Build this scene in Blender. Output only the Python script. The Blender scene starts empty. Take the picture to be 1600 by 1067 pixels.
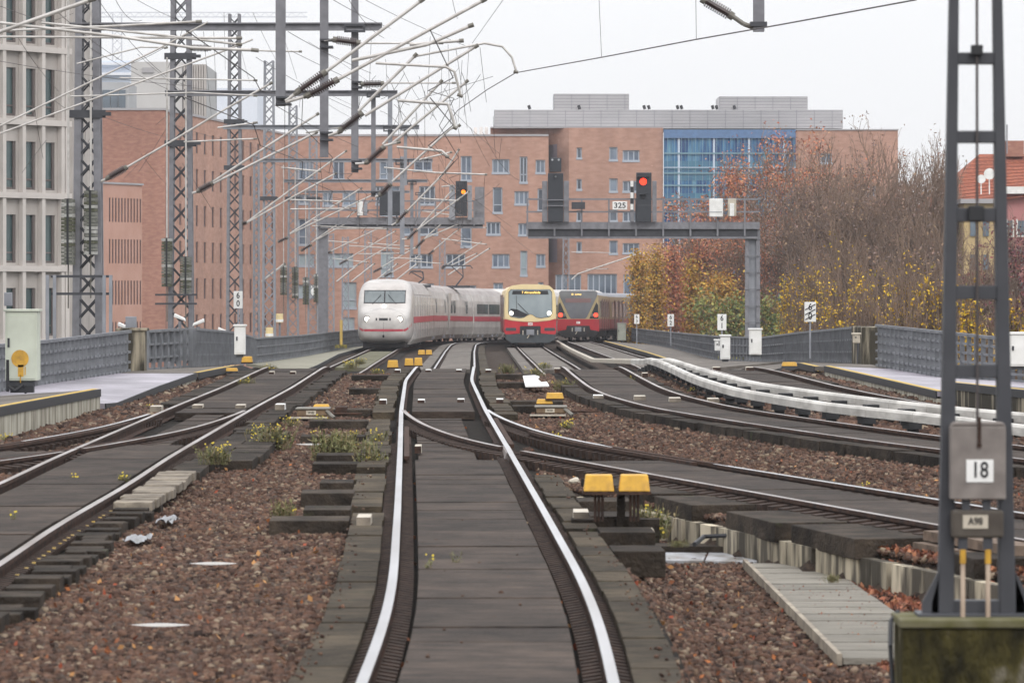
import bpy, math, random
import numpy as np
from mathutils import Vector, Matrix
random.seed(7); rng = np.random.default_rng(7)
C = bpy.context.scene.collection
scn = bpy.context.scene
R = math.radians
F = 6666.7                                   # focal length in photo pixels (1600 wide)

# ---------------------------------------------------------------- camera, sky, sun, exposure
cd = bpy.data.cameras.new('camera'); cam = bpy.data.objects.new('camera', cd); C.objects.link(cam)
cam.location = (0, 0, 0); cam.rotation_euler = (R(90), 0, 0)
cd.lens = 150; cd.sensor_width = 36; cd.shift_y = -83.5/1600; cd.clip_start = .5; cd.clip_end = 6000
cd.dof.use_dof = True; cd.dof.focus_distance = 120; cd.dof.aperture_fstop = 7
scn.camera = cam
w = bpy.data.worlds.new('World'); scn.world = w; w.use_nodes = True
nt = w.node_tree; nt.nodes.clear()
out = nt.nodes.new('ShaderNodeOutputWorld'); add = nt.nodes.new('ShaderNodeAddShader')
b1 = nt.nodes.new('ShaderNodeBackground'); b2 = nt.nodes.new('ShaderNodeBackground')
sky = nt.nodes.new('ShaderNodeTexSky'); sky.sky_type = 'NISHITA'; sky.sun_disc = False
sky.sun_elevation = R(38); sky.sun_rotation = R(200); sky.air_density = 1; sky.dust_density = 4
b1.inputs[1].default_value = .012
tc = nt.nodes.new('ShaderNodeTexCoord'); sx = nt.nodes.new('ShaderNodeSeparateXYZ')
mr = nt.nodes.new('ShaderNodeMapRange')      # overcast dome: zenith about three times as bright as the horizon
mr.inputs[1].default_value = 0; mr.inputs[2].default_value = 1; mr.inputs[3].default_value = .9; mr.inputs[4].default_value = 2.4
nz = nt.nodes.new('ShaderNodeTexNoise'); nz.inputs['Scale'].default_value = 2.2
mx = nt.nodes.new('ShaderNodeMixRGB'); mx.inputs[1].default_value = (.95, .96, .985, 1); mx.inputs[2].default_value = (.99, .99, 1.0, 1)
nt.links.new(tc.outputs['Generated'], sx.inputs[0]); nt.links.new(sx.outputs[2], mr.inputs[0])
nt.links.new(tc.outputs['Generated'], nz.inputs['Vector']); nt.links.new(nz.outputs['Fac'], mx.inputs[0])
nt.links.new(mx.outputs[0], b2.inputs[0]); nt.links.new(mr.outputs[0], b2.inputs[1])
nt.links.new(sky.outputs[0], b1.inputs[0]); nt.links.new(b1.outputs[0], add.inputs[0]); nt.links.new(b2.outputs[0], add.inputs[1])
nt.links.new(add.outputs[0], out.inputs[0])
sd = bpy.data.lights.new('sun', 'SUN'); sd.energy = 1.0; sd.angle = R(25); sd.color = (1, .96, .9)
so = bpy.data.objects.new('sun', sd); C.objects.link(so); so.rotation_euler = (R(52), 0, R(20))
scn.view_settings.view_transform = 'Standard'; scn.view_settings.look = 'None'
scn.view_settings.exposure = 0.0; scn.view_settings.gamma = 1

# ---------------------------------------------------------------- helpers
def P(px, py, d): return Vector(((px-800)/F*d, d, -(py-450)/F*d))
PK = [(0,-2.44),(60,-2.233),(90,-2.13),(110,-2.062),(114,-2.085),(120,-2.33),(130,-2.70),(145,-2.93),(160,-3.02),(167,-3.04),
      (200,-3.2),(232,-3.33),(257,-3.42),(280,-3.55),(300,-3.75),(320,-3.92),(350,-4.05),(450,-4.3),(900,-5)]
_pd = [p[0] for p in PK]; _pz = [p[1] for p in PK]
_zd = np.arange(0, 900, .5); _zz = np.interp(_zd, _pd, _pz); _zz = np.convolve(np.pad(_zz, 2, 'edge'), np.ones(5)/5, 'valid')
def zr(d): return float(np.interp(d, _zd, _zz))
def G(px, py, dz=0, start=18, end=112):
    d = start
    while d < end:
        if -(py-450)/F*d <= zr(d)+dz: break
        d += .1
    return P(px, py, d)
def lin(r, g, b):
    f = lambda c: ((c/255+.055)/1.055)**2.4 if c > 10 else c/255/12.92
    return (f(r), f(g), f(b), 1)

MATS = {}
def mat(name, c1, c2=None, scale=3, rough=.8, metal=0, bump=0, bscale=None, stretch=(1,1,1), emit=0, alpha=1, detail=5, spec=None, c3=None, contrast=(.35,.65)):
    if name in MATS: return MATS[name]
    m = bpy.data.materials.new(name); m.use_nodes = True; t = m.node_tree; p = t.nodes['Principled BSDF']
    p.inputs['Roughness'].default_value = rough; p.inputs['Metallic'].default_value = metal
    p.inputs['Base Color'].default_value = c1
    if spec is None and rough >= .7: spec = .12
    if spec is not None: p.inputs['Specular IOR Level'].default_value = spec
    if c2 or bump:
        tc = t.nodes.new('ShaderNodeTexCoord'); mp = t.nodes.new('ShaderNodeMapping'); mp.inputs['Scale'].default_value = stretch
        t.links.new(tc.outputs['Object'], mp.inputs[0])
    if c2:
        n = t.nodes.new('ShaderNodeTexNoise'); n.inputs['Scale'].default_value = scale; n.inputs['Detail'].default_value = detail
        t.links.new(mp.outputs[0], n.inputs['Vector'])
        r = t.nodes.new('ShaderNodeValToRGB'); r.color_ramp.elements[0].position = contrast[0]; r.color_ramp.elements[1].position = contrast[1]
        r.color_ramp.elements[0].color = c1; r.color_ramp.elements[1].color = c2
        if c3: e = r.color_ramp.elements.new(contrast[1]+.12); e.color = c3
        t.links.new(n.outputs['Fac'], r.inputs[0]); t.links.new(r.outputs[0], p.inputs['Base Color'])
    if bump:
        nb = t.nodes.new('ShaderNodeTexNoise'); nb.inputs['Scale'].default_value = bscale or scale*4; nb.inputs['Detail'].default_value = 6
        t.links.new(mp.outputs[0], nb.inputs['Vector'])
        bp = t.nodes.new('ShaderNodeBump'); bp.inputs['Strength'].default_value = bump; bp.inputs['Distance'].default_value = .05
        t.links.new(nb.outputs['Fac'], bp.inputs['Height']); t.links.new(bp.outputs[0], p.inputs['Normal'])
    if emit: p.inputs['Emission Color'].default_value = c1; p.inputs['Emission Strength'].default_value = emit
    if alpha < 1: p.inputs['Alpha'].default_value = alpha
    MATS[name] = m; return m

def stain(m, scale=.6, stretch=(1,1,1), lo=.55, hi=1.0, c=(.38,.62)):      # broad worn and dirty patches
    if m.get('stained'): return m
    m['stained'] = 1; t = m.node_tree; p = t.nodes['Principled BSDF']; src = p.inputs['Base Color'].links[0].from_socket
    tc = t.nodes.new('ShaderNodeTexCoord'); mp = t.nodes.new('ShaderNodeMapping'); mp.inputs['Scale'].default_value = stretch; t.links.new(tc.outputs['Object'], mp.inputs[0])
    n = t.nodes.new('ShaderNodeTexNoise'); n.inputs['Scale'].default_value = scale; n.inputs['Detail'].default_value = 7; n.inputs['Roughness'].default_value = .65; t.links.new(mp.outputs[0], n.inputs['Vector'])
    r = t.nodes.new('ShaderNodeMapRange'); r.inputs[1].default_value = c[0]; r.inputs[2].default_value = c[1]; r.inputs[3].default_value = lo; r.inputs[4].default_value = hi; t.links.new(n.outputs['Fac'], r.inputs[0])
    h = t.nodes.new('ShaderNodeHueSaturation'); t.links.new(r.outputs[0], h.inputs['Value']); t.links.new(src, h.inputs['Color']); t.links.new(h.outputs[0], p.inputs['Base Color']); return m
def vary(m, amount=.25):                      # per-object brightness variation for repeated boards and blocks
    if m.get('varied'): return m
    m['varied'] = 1; t = m.node_tree; p = t.nodes['Principled BSDF']; oi = t.nodes.new('ShaderNodeObjectInfo')
    hs = t.nodes.new('ShaderNodeHueSaturation'); r = t.nodes.new('ShaderNodeMapRange')
    r.inputs[3].default_value = 1-amount; r.inputs[4].default_value = 1+amount
    t.links.new(oi.outputs['Random'], r.inputs[0]); t.links.new(r.outputs[0], hs.inputs['Value'])
    src = p.inputs['Base Color'].links[0].from_socket if p.inputs['Base Color'].links else None
    if src: t.links.new(src, hs.inputs['Color'])
    else: hs.inputs['Color'].default_value = p.inputs['Base Color'].default_value
    t.links.new(hs.outputs[0], p.inputs['Base Color'])
    return m

M = {}
M['railtop'] = mat('rail_head', (.62,.62,.64,1), (.45,.44,.44,1), 1.5, .28, 1, stretch=(1,.2,1))
M['railtop_dull'] = mat('rail_head_dull', (.4,.37,.36,1), (.22,.18,.16,1), 2, .42, .85, stretch=(1,.2,1))
M['rust'] = mat('rusty_steel', (.075,.042,.03,1), (.035,.025,.022,1), 6, .8, .1, .4, 40)
M['fast'] = mat('rail_fastening', (.06,.04,.032,1), (.028,.02,.017,1), 9, .8)
M['board'] = vary(mat('deck_board', (.064,.047,.037,1), (.03,.023,.019,1), 4, .7, 0, .6, 22, (.5,2.6,1), c3=(.08,.06,.045,1)), .24)
M['board2'] = vary(mat('side_board', (.078,.06,.04,1), (.035,.029,.021,1), 5, .8, 0, .6, 22, (.7,2.2,1), c3=(.075,.075,.042,1)), .25)
M['block'] = vary(mat('timber_block', (.054,.042,.032,1), (.022,.018,.015,1), 3.5, .85, 0, .6, 25, c3=(.055,.055,.03,1)), .25)
M['blocklt'] = vary(mat('concrete_block', (.26,.225,.18,1), (.14,.12,.10,1), 5, .85, 0, .4, 30), .2)
M['darkbed'] = mat('oily_track_bed', (.009,.007,.006,1), (.02,.016,.012,1), 6, .9, 0, .8, 30)
M['bed'] = mat('ballast_ground', (.07,.05,.038,1), (.025,.019,.016,1), 14, .95, 0, 1, 30)
M['conc'] = mat('weathered_concrete', (.46,.44,.37,1), (.22,.2,.16,1), 1.6, .9, 0, .3, 12, (2.5,2.5,.5), contrast=(.4,.62))
M['concdark'] = mat('dark_stained_concrete', (.05,.045,.035,1), (.33,.29,.22,1), 1.1, .9, 0, .4, 12, (2.5,2.5,.4), contrast=(.5,.62))
M['moss'] = mat('mossy_concrete', (.02,.018,.01,1), (.065,.056,.02,1), 3, .95, 0, .8, 18, (2.5,2.5,1), c3=(.16,.145,.11,1), contrast=(.35,.58))
M['mosstop'] = mat('lichen_edge', (.09,.085,.035,1), (.16,.15,.1,1), 6, .95)
M['walk'] = mat('walkway_paving', (.2,.18,.16,1), (.12,.105,.092,1), 3, .8, 0, .2, 20)
M['slab'] = mat('pale_wet_slab', (.34,.315,.36,1), (.22,.2,.235,1), 1.2, .45, 0, .1, 10, (.5,2,1))
M['yline'] = mat('worn_yellow_paint', (.55,.36,.06,1), (.4,.3,.12,1), 6, .7)
M['yel'] = mat('yellow_paint', (.66,.37,.04,1), (.4,.22,.05,1), 7, .6, contrast=(.5,.75))
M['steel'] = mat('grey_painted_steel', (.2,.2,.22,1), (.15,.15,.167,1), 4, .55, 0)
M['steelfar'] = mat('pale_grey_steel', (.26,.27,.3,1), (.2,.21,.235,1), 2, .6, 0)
M['steeldk'] = mat('dark_grey_steel', (.045,.047,.056,1), (.034,.036,.044,1), 5, .55)
M['fence'] = mat('grey_fence_paint', (.17,.178,.195,1), (.12,.127,.14,1), 3, .6)
M['fence2'] = mat('bluegrey_fence_sheet', (.23,.24,.26,1), (.17,.18,.197,1), 1.5, .6)
M['alu'] = mat('weathered_aluminium_tube', (.55,.53,.51,1), (.38,.36,.34,1), 4, .5, .15)
M['ins'] = mat('brown_porcelain', (.045,.022,.02,1), (.03,.02,.02,1), 9, .35)
M['inscap'] = mat('galvanised_cap', (.2,.19,.17,1), (.13,.12,.1,1), 9, .6, .3)
M['wire'] = mat('copper_wire', (.06,.05,.05,1), rough=.6)
M['weight'] = mat('mossy_counterweight', (.09,.1,.075,1), (.36,.36,.33,1), 9, .9, contrast=(.44,.58))
M['white'] = mat('white_enamel', (.78,.78,.77,1), (.66,.66,.64,1), 3, .5)
M['cover'] = mat('grimy_white_cover', (.62,.6,.56,1), (.36,.34,.31,1), 1.3, .55, 0, 0, None, (2,.6,3), contrast=(.42,.72))
M['cream'] = mat('cream_plastic', (.5,.45,.37,1), (.36,.32,.26,1), 5, .55)
M['cab'] = mat('pale_green_cabinet', (.56,.6,.5,1), (.47,.5,.42,1), 2, .6)
M['blk'] = mat('black_paint', (.012,.013,.016,1), rough=.6)
M['sigblk'] = mat('signal_board_black', (.022,.026,.034,1), rough=.6)
M['ink'] = mat('black_lettering', (.015,.015,.018,1), rough=.7)
M['brick'] = mat('terracotta_brick', (.47,.285,.22,1), (.39,.225,.17,1), 1.1, .9, 0, 0, None, (1,1,2.5), c3=(.56,.36,.28,1))
M['brickdk'] = mat('darker_brick', (.4,.215,.16,1), (.3,.15,.115,1), 1.6, .9, 0, 0, None, (1,1,2.8), c3=(.52,.3,.23,1))
M['brickpk'] = mat('smooth_pink_brick', (.5,.3,.24,1), (.45,.26,.2,1), .6, .9)
M['coping'] = mat('metal_coping', (.34,.33,.34,1), rough=.5)
M['glass'] = mat('window_glass', (.05,.07,.09,1), (.12,.16,.2,1), .35, .12, 0, spec=.8)
M['glassteal'] = mat('teal_window_glass', (.03,.06,.065,1), (.06,.1,.1,1), .5, .1, 0, spec=.8)
M['frame'] = mat('window_frame_grey', (.36,.4,.46,1), rough=.5)
M['slit'] = mat('slit_window_dark', (.06,.03,.03,1), rough=.5)
M['beige'] = mat('beige_stone', (.45,.415,.39,1), (.39,.36,.335,1), .8, .85)
M['beigelt'] = mat('pale_stone_frame', (.56,.52,.49,1), (.5,.465,.44,1), .8, .8)
M['bronze'] = mat('bronze_window_frame', (.11,.09,.085,1), rough=.6)

for k in ('board','board2','block'): stain(M[k], 1.3, (1,.7,1), .55, 1.25)
for k in ('brick','brickdk'): stain(M[k], .16, (1,1,.35), .84, 1.07)
stain(M['walk'], .8); stain(M['slab'], .7, (1,.5,1), .6, 1.1); stain(M['beige'], .5, (1,1,.3), .85, 1.05); stain(M['yel'], 2.5, (1,1,1), .7, 1.08); stain(M['cover'], 1.2, (1,.4,1), .7, 1.05)

ROOT = {}
def tag(o, label=None, cat=None, group=None, kind=None):
    if label: o['label'] = label
    if cat: o['category'] = cat
    if group: o['group'] = group
    if kind: o['kind'] = kind
    return o
def thing(name, label, cat, loc=(0,0,0), rotz=0, group=None):
    o = bpy.data.objects.new(name, None); C.objects.link(o); o.location = loc; o.rotation_euler = (0,0,rotz)
    o.empty_display_size = .1
    ROOT[o.name] = Vector(loc); return tag(o, label, cat, group)

class MB:
    def __init__(s): s.v = []; s.f = []; s.m = []
    def add(s, vs, fs, mi=0):
        n = len(s.v); s.v.extend([tuple(x) for x in vs]); s.f.extend([tuple(i+n for i in f) for f in fs]); s.m.extend([mi]*len(fs)); return s
    def box(s, x0, x1, y0, y1, z0, z1, mi=0):
        vs = [(x0,y0,z0),(x1,y0,z0),(x1,y1,z0),(x0,y1,z0),(x0,y0,z1),(x1,y0,z1),(x1,y1,z1),(x0,y1,z1)]
        return s.add(vs, [(0,3,2,1),(4,5,6,7),(0,1,5,4),(1,2,6,5),(2,3,7,6),(3,0,4,7)], mi)
    def hexa(s, a, b, mi=0):      # bottom quad a, top quad b
        return s.add(list(a)+list(b), [(0,3,2,1),(4,5,6,7),(0,1,5,4),(1,2,6,5),(2,3,7,6),(3,0,4,7)], mi)
    def beam(s, p, q, w, h=None, mi=0, up=(0,0,1)):
        h = h or w; p = Vector(p); q = Vector(q); t = (q-p)
        if t.length < 1e-6: return s
        t.normalize(); u = Vector(up)
        if abs(t.dot(u)) > .95: u = Vector((0,1,0))
        r = t.cross(u).normalized(); u = r.cross(t).normalized(); r = r*w/2; u = u*h/2
        return s.hexa([p-r-u, p+r-u, q+r-u, q-r-u], [p-r+u, p+r+u, q+r+u, q-r+u], mi)
    def tube(s, p, q, r, mi=0, n=8, r2=None, cap=True):
        p = Vector(p); q = Vector(q); t = (q-p)
        if t.length < 1e-6: return s
        t.normalize(); u = Vector((0,0,1)) if abs(t.z) < .9 else Vector((1,0,0))
        a = t.cross(u).normalized(); b = t.cross(a); r2 = r if r2 is None else r2
        vs = [p+(a*math.cos(k*2*math.pi/n)+b*math.sin(k*2*math.pi/n))*r for k in range(n)] + [q+(a*math.cos(k*2*math.pi/n)+b*math.sin(k*2*math.pi/n))*r2 for k in range(n)]
        fs = [(k,(k+1)%n,n+(k+1)%n,n+k) for k in range(n)]
        if cap: fs += [tuple(range(n-1,-1,-1)), tuple(range(n,2*n))]
        return s.add(vs, fs, mi)
    def path(s, pts, r, mi=0, n=6):
        for a, b in zip(pts[:-1], pts[1:]): s.tube(a, b, r, mi, n)
        return s
    def prism(s, pts, dirv, mi=0):   # polygon pts extruded along dirv
        n = len(pts); pts = [Vector(p) for p in pts]; q = [p+Vector(dirv) for p in pts]
        return s.add(pts+q, [tuple(range(n))[::-1], tuple(range(n,2*n))]+[(k,(k+1)%n,n+(k+1)%n,n+k) for k in range(n)], mi)
    def build(s, name, mats, parent=None, local=False, smooth=False, bevel=0):
        if not isinstance(mats, (list,tuple)): mats = [mats]
        off = Vector((0,0,0))
        if parent is not None and not local:
            r = parent
            while r.parent: r = r.parent
            off = ROOT[r.name]
        me = bpy.data.meshes.new(name)
        me.from_pydata([(v[0]-off.x, v[1]-off.y, v[2]-off.z) for v in s.v] if off.length else s.v, [], s.f)
        for x in mats: me.materials.append(M[x] if isinstance(x, str) else x)
        if len(mats) > 1: me.polygons.foreach_set('material_index', s.m)
        if smooth: me.polygons.foreach_set('use_smooth', [True]*len(s.f))
        me.update(); o = bpy.data.objects.new(name, me); C.objects.link(o)
        if parent is not None: o.parent = parent
        if bevel:
            b = o.modifiers.new('bevel', 'BEVEL'); b.width = bevel; b.segments = 2; b.limit_method = 'ANGLE'
        return o

def solo(mb, name, mats, label, cat, group=None, kind=None, **k):
    """one-mesh thing with its origin at its base"""
    vs = np.array([tuple(v) for v in mb.v]); o = vs.mean(0); o[2] = vs[:,2].min()
    mb.v = [tuple(v) for v in (vs-o)]
    ob = mb.build(name, mats, None, **k); ob.location = tuple(o); ROOT[ob.name] = Vector(o)
    return tag(ob, label, cat, group, kind)

def text(s, name, size, loc, parent, matn='ink', rot=(R(90),0,0), sx=1.0, align='CENTER', ext=.002, space=1.0):
    cu = bpy.data.curves.new(name, 'FONT'); cu.body = s; cu.size = size; cu.align_x = align; cu.align_y = 'CENTER'; cu.extrude = ext; cu.offset = size*.012; cu.space_line = space
    o = bpy.data.objects.new(name, cu); C.objects.link(o)
    dg = bpy.context.evaluated_depsgraph_get(); me = bpy.data.meshes.new_from_object(o.evaluated_get(dg)); bpy.data.objects.remove(o)
    me.materials.clear(); me.materials.append(M[matn]); m = bpy.data.objects.new(name, me); C.objects.link(m)
    r = parent
    while r.parent: r = r.parent
    m.parent = parent; m.location = Vector(loc)-ROOT[r.name] if rot is not None else loc
    m.rotation_euler = rot or (R(90),0,0); m.scale = (sx,1,1); return m

class Line:                                     # a horizontal alignment X(d)
    def __init__(s, pts):
        pts = sorted(pts); d = np.array([p[0] for p in pts], float); x = np.array([p[1] for p in pts], float)
        s.d = np.arange(d[0], d[-1]+.01, .5); k = np.interp(s.d, d, x); n = 9
        for _ in range(2): k = np.convolve(np.pad(k, n//2, 'reflect', reflect_type='odd'), np.ones(n)/n, 'valid')
        s.x = k; s.g = np.gradient(k, s.d)
    def c(s, d): return float(np.interp(d, s.d, s.x))
    def at(s, d, off=0, dz=0):
        g = float(np.interp(d, s.d, s.g)); n = math.hypot(1, g)
        x = s.c(d)+off/n; y = d-off*g/n
        return Vector((x, y, zr(y)+dz))
TM = Line([(18,-.15),(25.5,-.149),(28.4,-.133),(31.1,-.152),(34.4,-.2),(38.5,-.3),(43.7,-.42),(59.6,-.81),(76.4,-1.23),(97.5,-1.68),(110,-1.74),(125,-1.85),(167,-2.22),(220,-2.7),(257,-2.93),(270,-2.85),(280,-2.4),(290,-1.5),(300,-.2),(310,1.6),(330,6)])
T1 = Line([(18,-4.8),(35.8,-5.05),(41,-5.165),(49.3,-5.19),(56.5,-5.31),(78.2,-5.44),(91.2,-5.46),(112.5,-5.67),(140,-5.95),(175,-6.36),(200,-6.65),(232,-6.98),(265,-6.4),(290,-5.9),(305,-4.3),(318,-2.2),(345,3)])
T3 = Line([(38,12.5),(45,10.6),(50,9.2),(55.5,7.65),(59,6.75),(63.6,5.72),(70.2,4.5),(77.5,3.3),(85,2.68),(91,2.42),(101,2.25),(112,2.1),(140,1.92),(167,1.7),(244,1.06),(270,.8),(300,.9),(350,3)])
T4 = Line([(46,14.5),(54,12.3),(62,10.2),(70,8.5),(77,7.3),(85,6.65),(93,6.25),(105,5.95),(112,5.63),(140,5.6),(167,5.6),(215,5.1),(279,4.5),(303,4.7),(320,5.9),(345,8.5)])
BR = Line([(28,8.2),(34,6.7),(39.4,5.42),(41.6,4.87),(43.2,4.48),(45.9,3.88),(47.3,3.56),(52.1,2.41),(54.4,1.9),(59.7,.68),(62.4,.14),(64.4,-.17),(69.8,-.77),(76.4,-1.23),(82,-1.36)])
BL = Line([(40,-10.6),(48,-9),(55.7,-7.4),(60,-6.62),(61.9,-6.38),(66.2,-5.86),(70,-5.65),(76,-5.5),(84,-5.45)])
LF = [(-160,92,-9.95-1.9,-1.17-.1,-2.2),(62,92,None,535,603),(208,104,None,517,581)]
FL = [(60,-11.3,-1.2,-2.2),(80,-10.75,-1.18,-2.14),(92,-10.2,-1.17,-2.11),(104,-9.23,-1.05,-2.04),(111,-9.5,-1.13,-2.16),(116,-8.7,-1.11,-2.17),(140,-9.03,-1.47,-2.5),(175,-10.5,-2.07,-3.1),(215,-10.6,-2.39,-3.5),(262,-9.67,-2.59,-3.65),(310,-8.2,-2.9,-4.0),(345,-4.5,-3.1,-4.15)]
FR = [(60,15,-1.3,-2.25),(80,13.4,-1.27,-2.22),(98,11.76,-1.22,-2.18),(103,10.37,-1.07,-2.19),(110,9.3,-.96,-2.02),(118,9.63,-1.08,-2.1),(150,10.1,-1.575,-2.59),(178,10.4,-2.08,-3.1),(200,9.6,-2.28,-3.42),(250,9.4,-2.6,-3.56),(330,8.76,-3.07,-4.0),(350,10.5,-3.1,-4.1)]
def fl(tab, d, k): return float(np.interp(d, [t[0] for t in tab], [t[k] for t in tab]))

# ---------------------------------------------------------------- ground, viaduct deck, ballast
g = MB(); g.add([(-2500,-100,-9.5),(2500,-100,-9.5),(2500,4500,-9.5),(-2500,4500,-9.5)], [(0,1,2,3)])
o = g.build('ground', mat('street_ground', (.07,.07,.06,1), (.04,.045,.03,1), .05, .95)); tag(o, kind='structure')

def bedz(X, d):
    """height of the ballast below the rails"""
    b = zr(d)-.24
    if 24 < d < 62:                                        # sunken strip between the main track and the branch
        a = TM.c(d)+1.25; e = BR.c(max(d, 28.5))-1.6
        if a < X < e:
            t = min(1, (X-a)/.5, (e-X)/.1+.2); t = max(0, t); b -= .36*t*min(1, (62-d)/8)
    if d > 40:
        if X > T4.c(max(46.5, d))+1.3: b += .02
    return b
ds = np.concatenate([np.arange(12, 70, .5), np.arange(70, 125, 1.), np.arange(125, 420, 4.)])
us = np.concatenate([[0,.02], np.linspace(.05,.95,90), [.98,1]])
vs = []; fs = []
for d in ds:
    xl = fl(FL, d, 1)-.3; xr = fl(FR, d, 1)+.3
    for u in us:
        X = xl+(xr-xl)*u; z = bedz(X, d)
        vs.append((X, d, z + .02*math.sin(X*3.1+d*.7)*math.cos(X*1.7-d*1.3)))
nu = len(us)
for i in range(len(ds)-1):
    for j in range(nu-1): fs.append((i*nu+j, i*nu+j+1, (i+1)*nu+j+1, (i+1)*nu+j))
g = MB(); g.add(vs, fs); o = g.build('ballast_bed', 'bed', smooth=True); tag(o, kind='structure')

# viaduct body under the deck
vt = thing('railway_viaduct', 'masonry viaduct carrying all the tracks beneath the ballast', 'viaduct', (0,12,-9.5))
g = MB(); prev = None
for d in np.concatenate([np.arange(12, 420, 6.), [420.]]):
    xl = fl(FL, d, 1)-.35; xr = fl(FR, d, 1)+.35; z = zr(d)-.75
    cur = [(xl,d,-9.5),(xr,d,-9.5),(xr,d,z),(xl,d,z)]
    if prev: g.add(prev+cur, [(0,4,7,3),(1,2,6,5),(3,7,6,2)])
    prev = cur
g.build('wall', 'conc', vt)

# stones: crushed rock lying over the bed, one mesh of deformed cubes
def stones(n, region, smin, smax, name, label, top=None):
    d0, d1, fx0, fx1 = region
    u = rng.random(n); dd = 1/(1/d0+(1/d1-1/d0)*u) if d1 > d0*1.3 else d0+(d1-d0)*u
    t = rng.random(n); X = np.array([fx0(a)+(fx1(a)-fx0(a))*b for a, b in zip(dd, t)])
    Z = np.array([zr(a)+top if top is not None else bedz(x, a) for x, a in zip(X, dd)])
    s = (smin+(smax-smin)*rng.random(n)**2.2)*(1+np.clip((dd-50)/80, 0, 1)*.5)
    base = np.array([(-1,-1,-1),(1,-1,-1),(1,1,-1),(-1,1,-1),(-1,-1,1),(1,-1,1),(1,1,1),(-1,1,1)])*.5
    V = base[None]*(1+1.1*(rng.random((n,8,3))-.5))*np.array([1,1,.8])
    V *= (.7+.6*rng.random((n,1,3)))
    a = rng.random(n)*6.28; b = (rng.random(n)-.5)*2.6
    ca, sa, cb, sb = np.cos(a)[:,None], np.sin(a)[:,None], np.cos(b)[:,None], np.sin(b)[:,None]
    x, y, z = V[...,0], V[...,1], V[...,2]
    y2 = y*cb-z*sb; z2 = y*sb+z*cb; x3 = x*ca-y2*sa; y3 = x*sa+y2*ca
    W = np.stack([x3, y3, z2], -1)*s[:,None,None] + np.stack([X, dd, Z+s*.2+(.035*rng.random(n) if top is None else 0)], -1)[:,None]
    fb = np.array([(0,3,2,1),(4,5,6,7),(0,1,5,4),(1,2,6,5),(2,3,7,6),(3,0,4,7)])
    Fc = (fb[None]+8*np.arange(n)[:,None,None]).reshape(-1)
    me = bpy.data.meshes.new(name); me.vertices.add(8*n); me.vertices.foreach_set('co', W.reshape(-1))
    me.loops.add(len(Fc)); me.loops.foreach_set('vertex_index', Fc.astype(np.int32)); me.polygons.add(6*n)
    me.polygons.foreach_set('loop_start', np.arange(0, 24*n, 4, dtype=np.int32)); me.polygons.foreach_set('loop_total', np.full(6*n, 4, np.int32))
    me.update(); me.validate(); me.materials.append(STONE)
    o = bpy.data.objects.new(name, me); C.objects.link(o); return tag(o, label, None, None, 'stuff')
STONE = bpy.data.materials.new('crushed_stone'); STONE.use_nodes = True
t = STONE.node_tree; p = t.nodes['Principled BSDF']; p.inputs['Roughness'].default_value = .9; p.inputs['Specular IOR Level'].default_value = .12
ge = t.nodes.new('ShaderNodeNewGeometry'); cr = t.nodes.new('ShaderNodeValToRGB'); el = cr.color_ramp.elements
el[0].color = (.03,.02,.017,1); el[1].color = (.28,.22,.16,1)
for ps, c in ((.2,(.075,.044,.034,1)),(.4,(.13,.074,.053,1)),(.55,(.1,.061,.047,1)),(.7,(.08,.062,.053,1)),(.84,(.16,.09,.062,1)),(.93,(.18,.13,.095,1))):
    e = el.new(ps); e.color = c
t.links.new(ge.outputs['Random Per Island'], cr.inputs[0])
nz = t.nodes.new('ShaderNodeTexNoise'); nz.inputs['Scale'].default_value = .45; nz.inputs['Detail'].default_value = 3
tcs = t.nodes.new('ShaderNodeTexCoord'); t.links.new(tcs.outputs['Object'], nz.inputs['Vector'])
mxs = t.nodes.new('ShaderNodeMixRGB'); mxs.blend_type = 'MULTIPLY'; r2 = t.nodes.new('ShaderNodeMapRange'); r2.inputs[1].default_value = .35; r2.inputs[2].default_value = .65; r2.inputs[3].default_value = 0; r2.inputs[4].default_value = .6
mxs.inputs[2].default_value = (.72,.74,.72,1); t.links.new(nz.outputs['Fac'], r2.inputs[0]); t.links.new(r2.outputs[0], mxs.inputs[0])
t.links.new(cr.outputs[0], mxs.inputs[1]); t.links.new(mxs.outputs[0], p.inputs['Base Color'])

stones(150000, (22, 112, lambda d: T1.c(d)+1.05, lambda d: TM.c(d)-1.1), .014, .052, 'crushed_stone_ballast', 'brown crushed stone between the left track and the middle track')
stones(130000, (22, 64, lambda d: TM.c(d)+1.1, lambda d: max(TM.c(d)+1.2, BR.c(max(d,28.5))-.85) if d > 28.5 else 6), .014, .052, 'crushed_stone_ballast', 'brown crushed stone right of the middle track in the foreground')
stones(60000, (44, 112, lambda d: (BR.c(d)+1.1 if d < 74 else TM.c(d)+1.1), lambda d: T3.c(d)-1.1), .014, .052, 'crushed_stone_ballast', 'brown crushed stone between the branch track and the curved right track')
stones(14000, (55, 112, lambda d: T3.c(d)+1.1, lambda d: T4.c(d)-1.0), .04, .1, 'crushed_stone_ballast', 'dark crushed stone under the white third rail covers')
stones(9000, (60, 112, lambda d: T4.c(d)+1.0, lambda d: max(T4.c(d)+1.1, float(np.interp(d,[60,76,84,97,113],[9.9,9.1,8.4,8.1,7.6])))), .04, .1, 'crushed_stone_ballast', 'crushed stone beside the right walkway')
stones(15000, (50, 112, lambda d: min(-8, T1.c(d)-2.2) if d < 66 else -7.9, lambda d: T1.c(d)-1.0), .04, .1, 'crushed_stone_ballast', 'crushed stone beside the left walkway')

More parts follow.
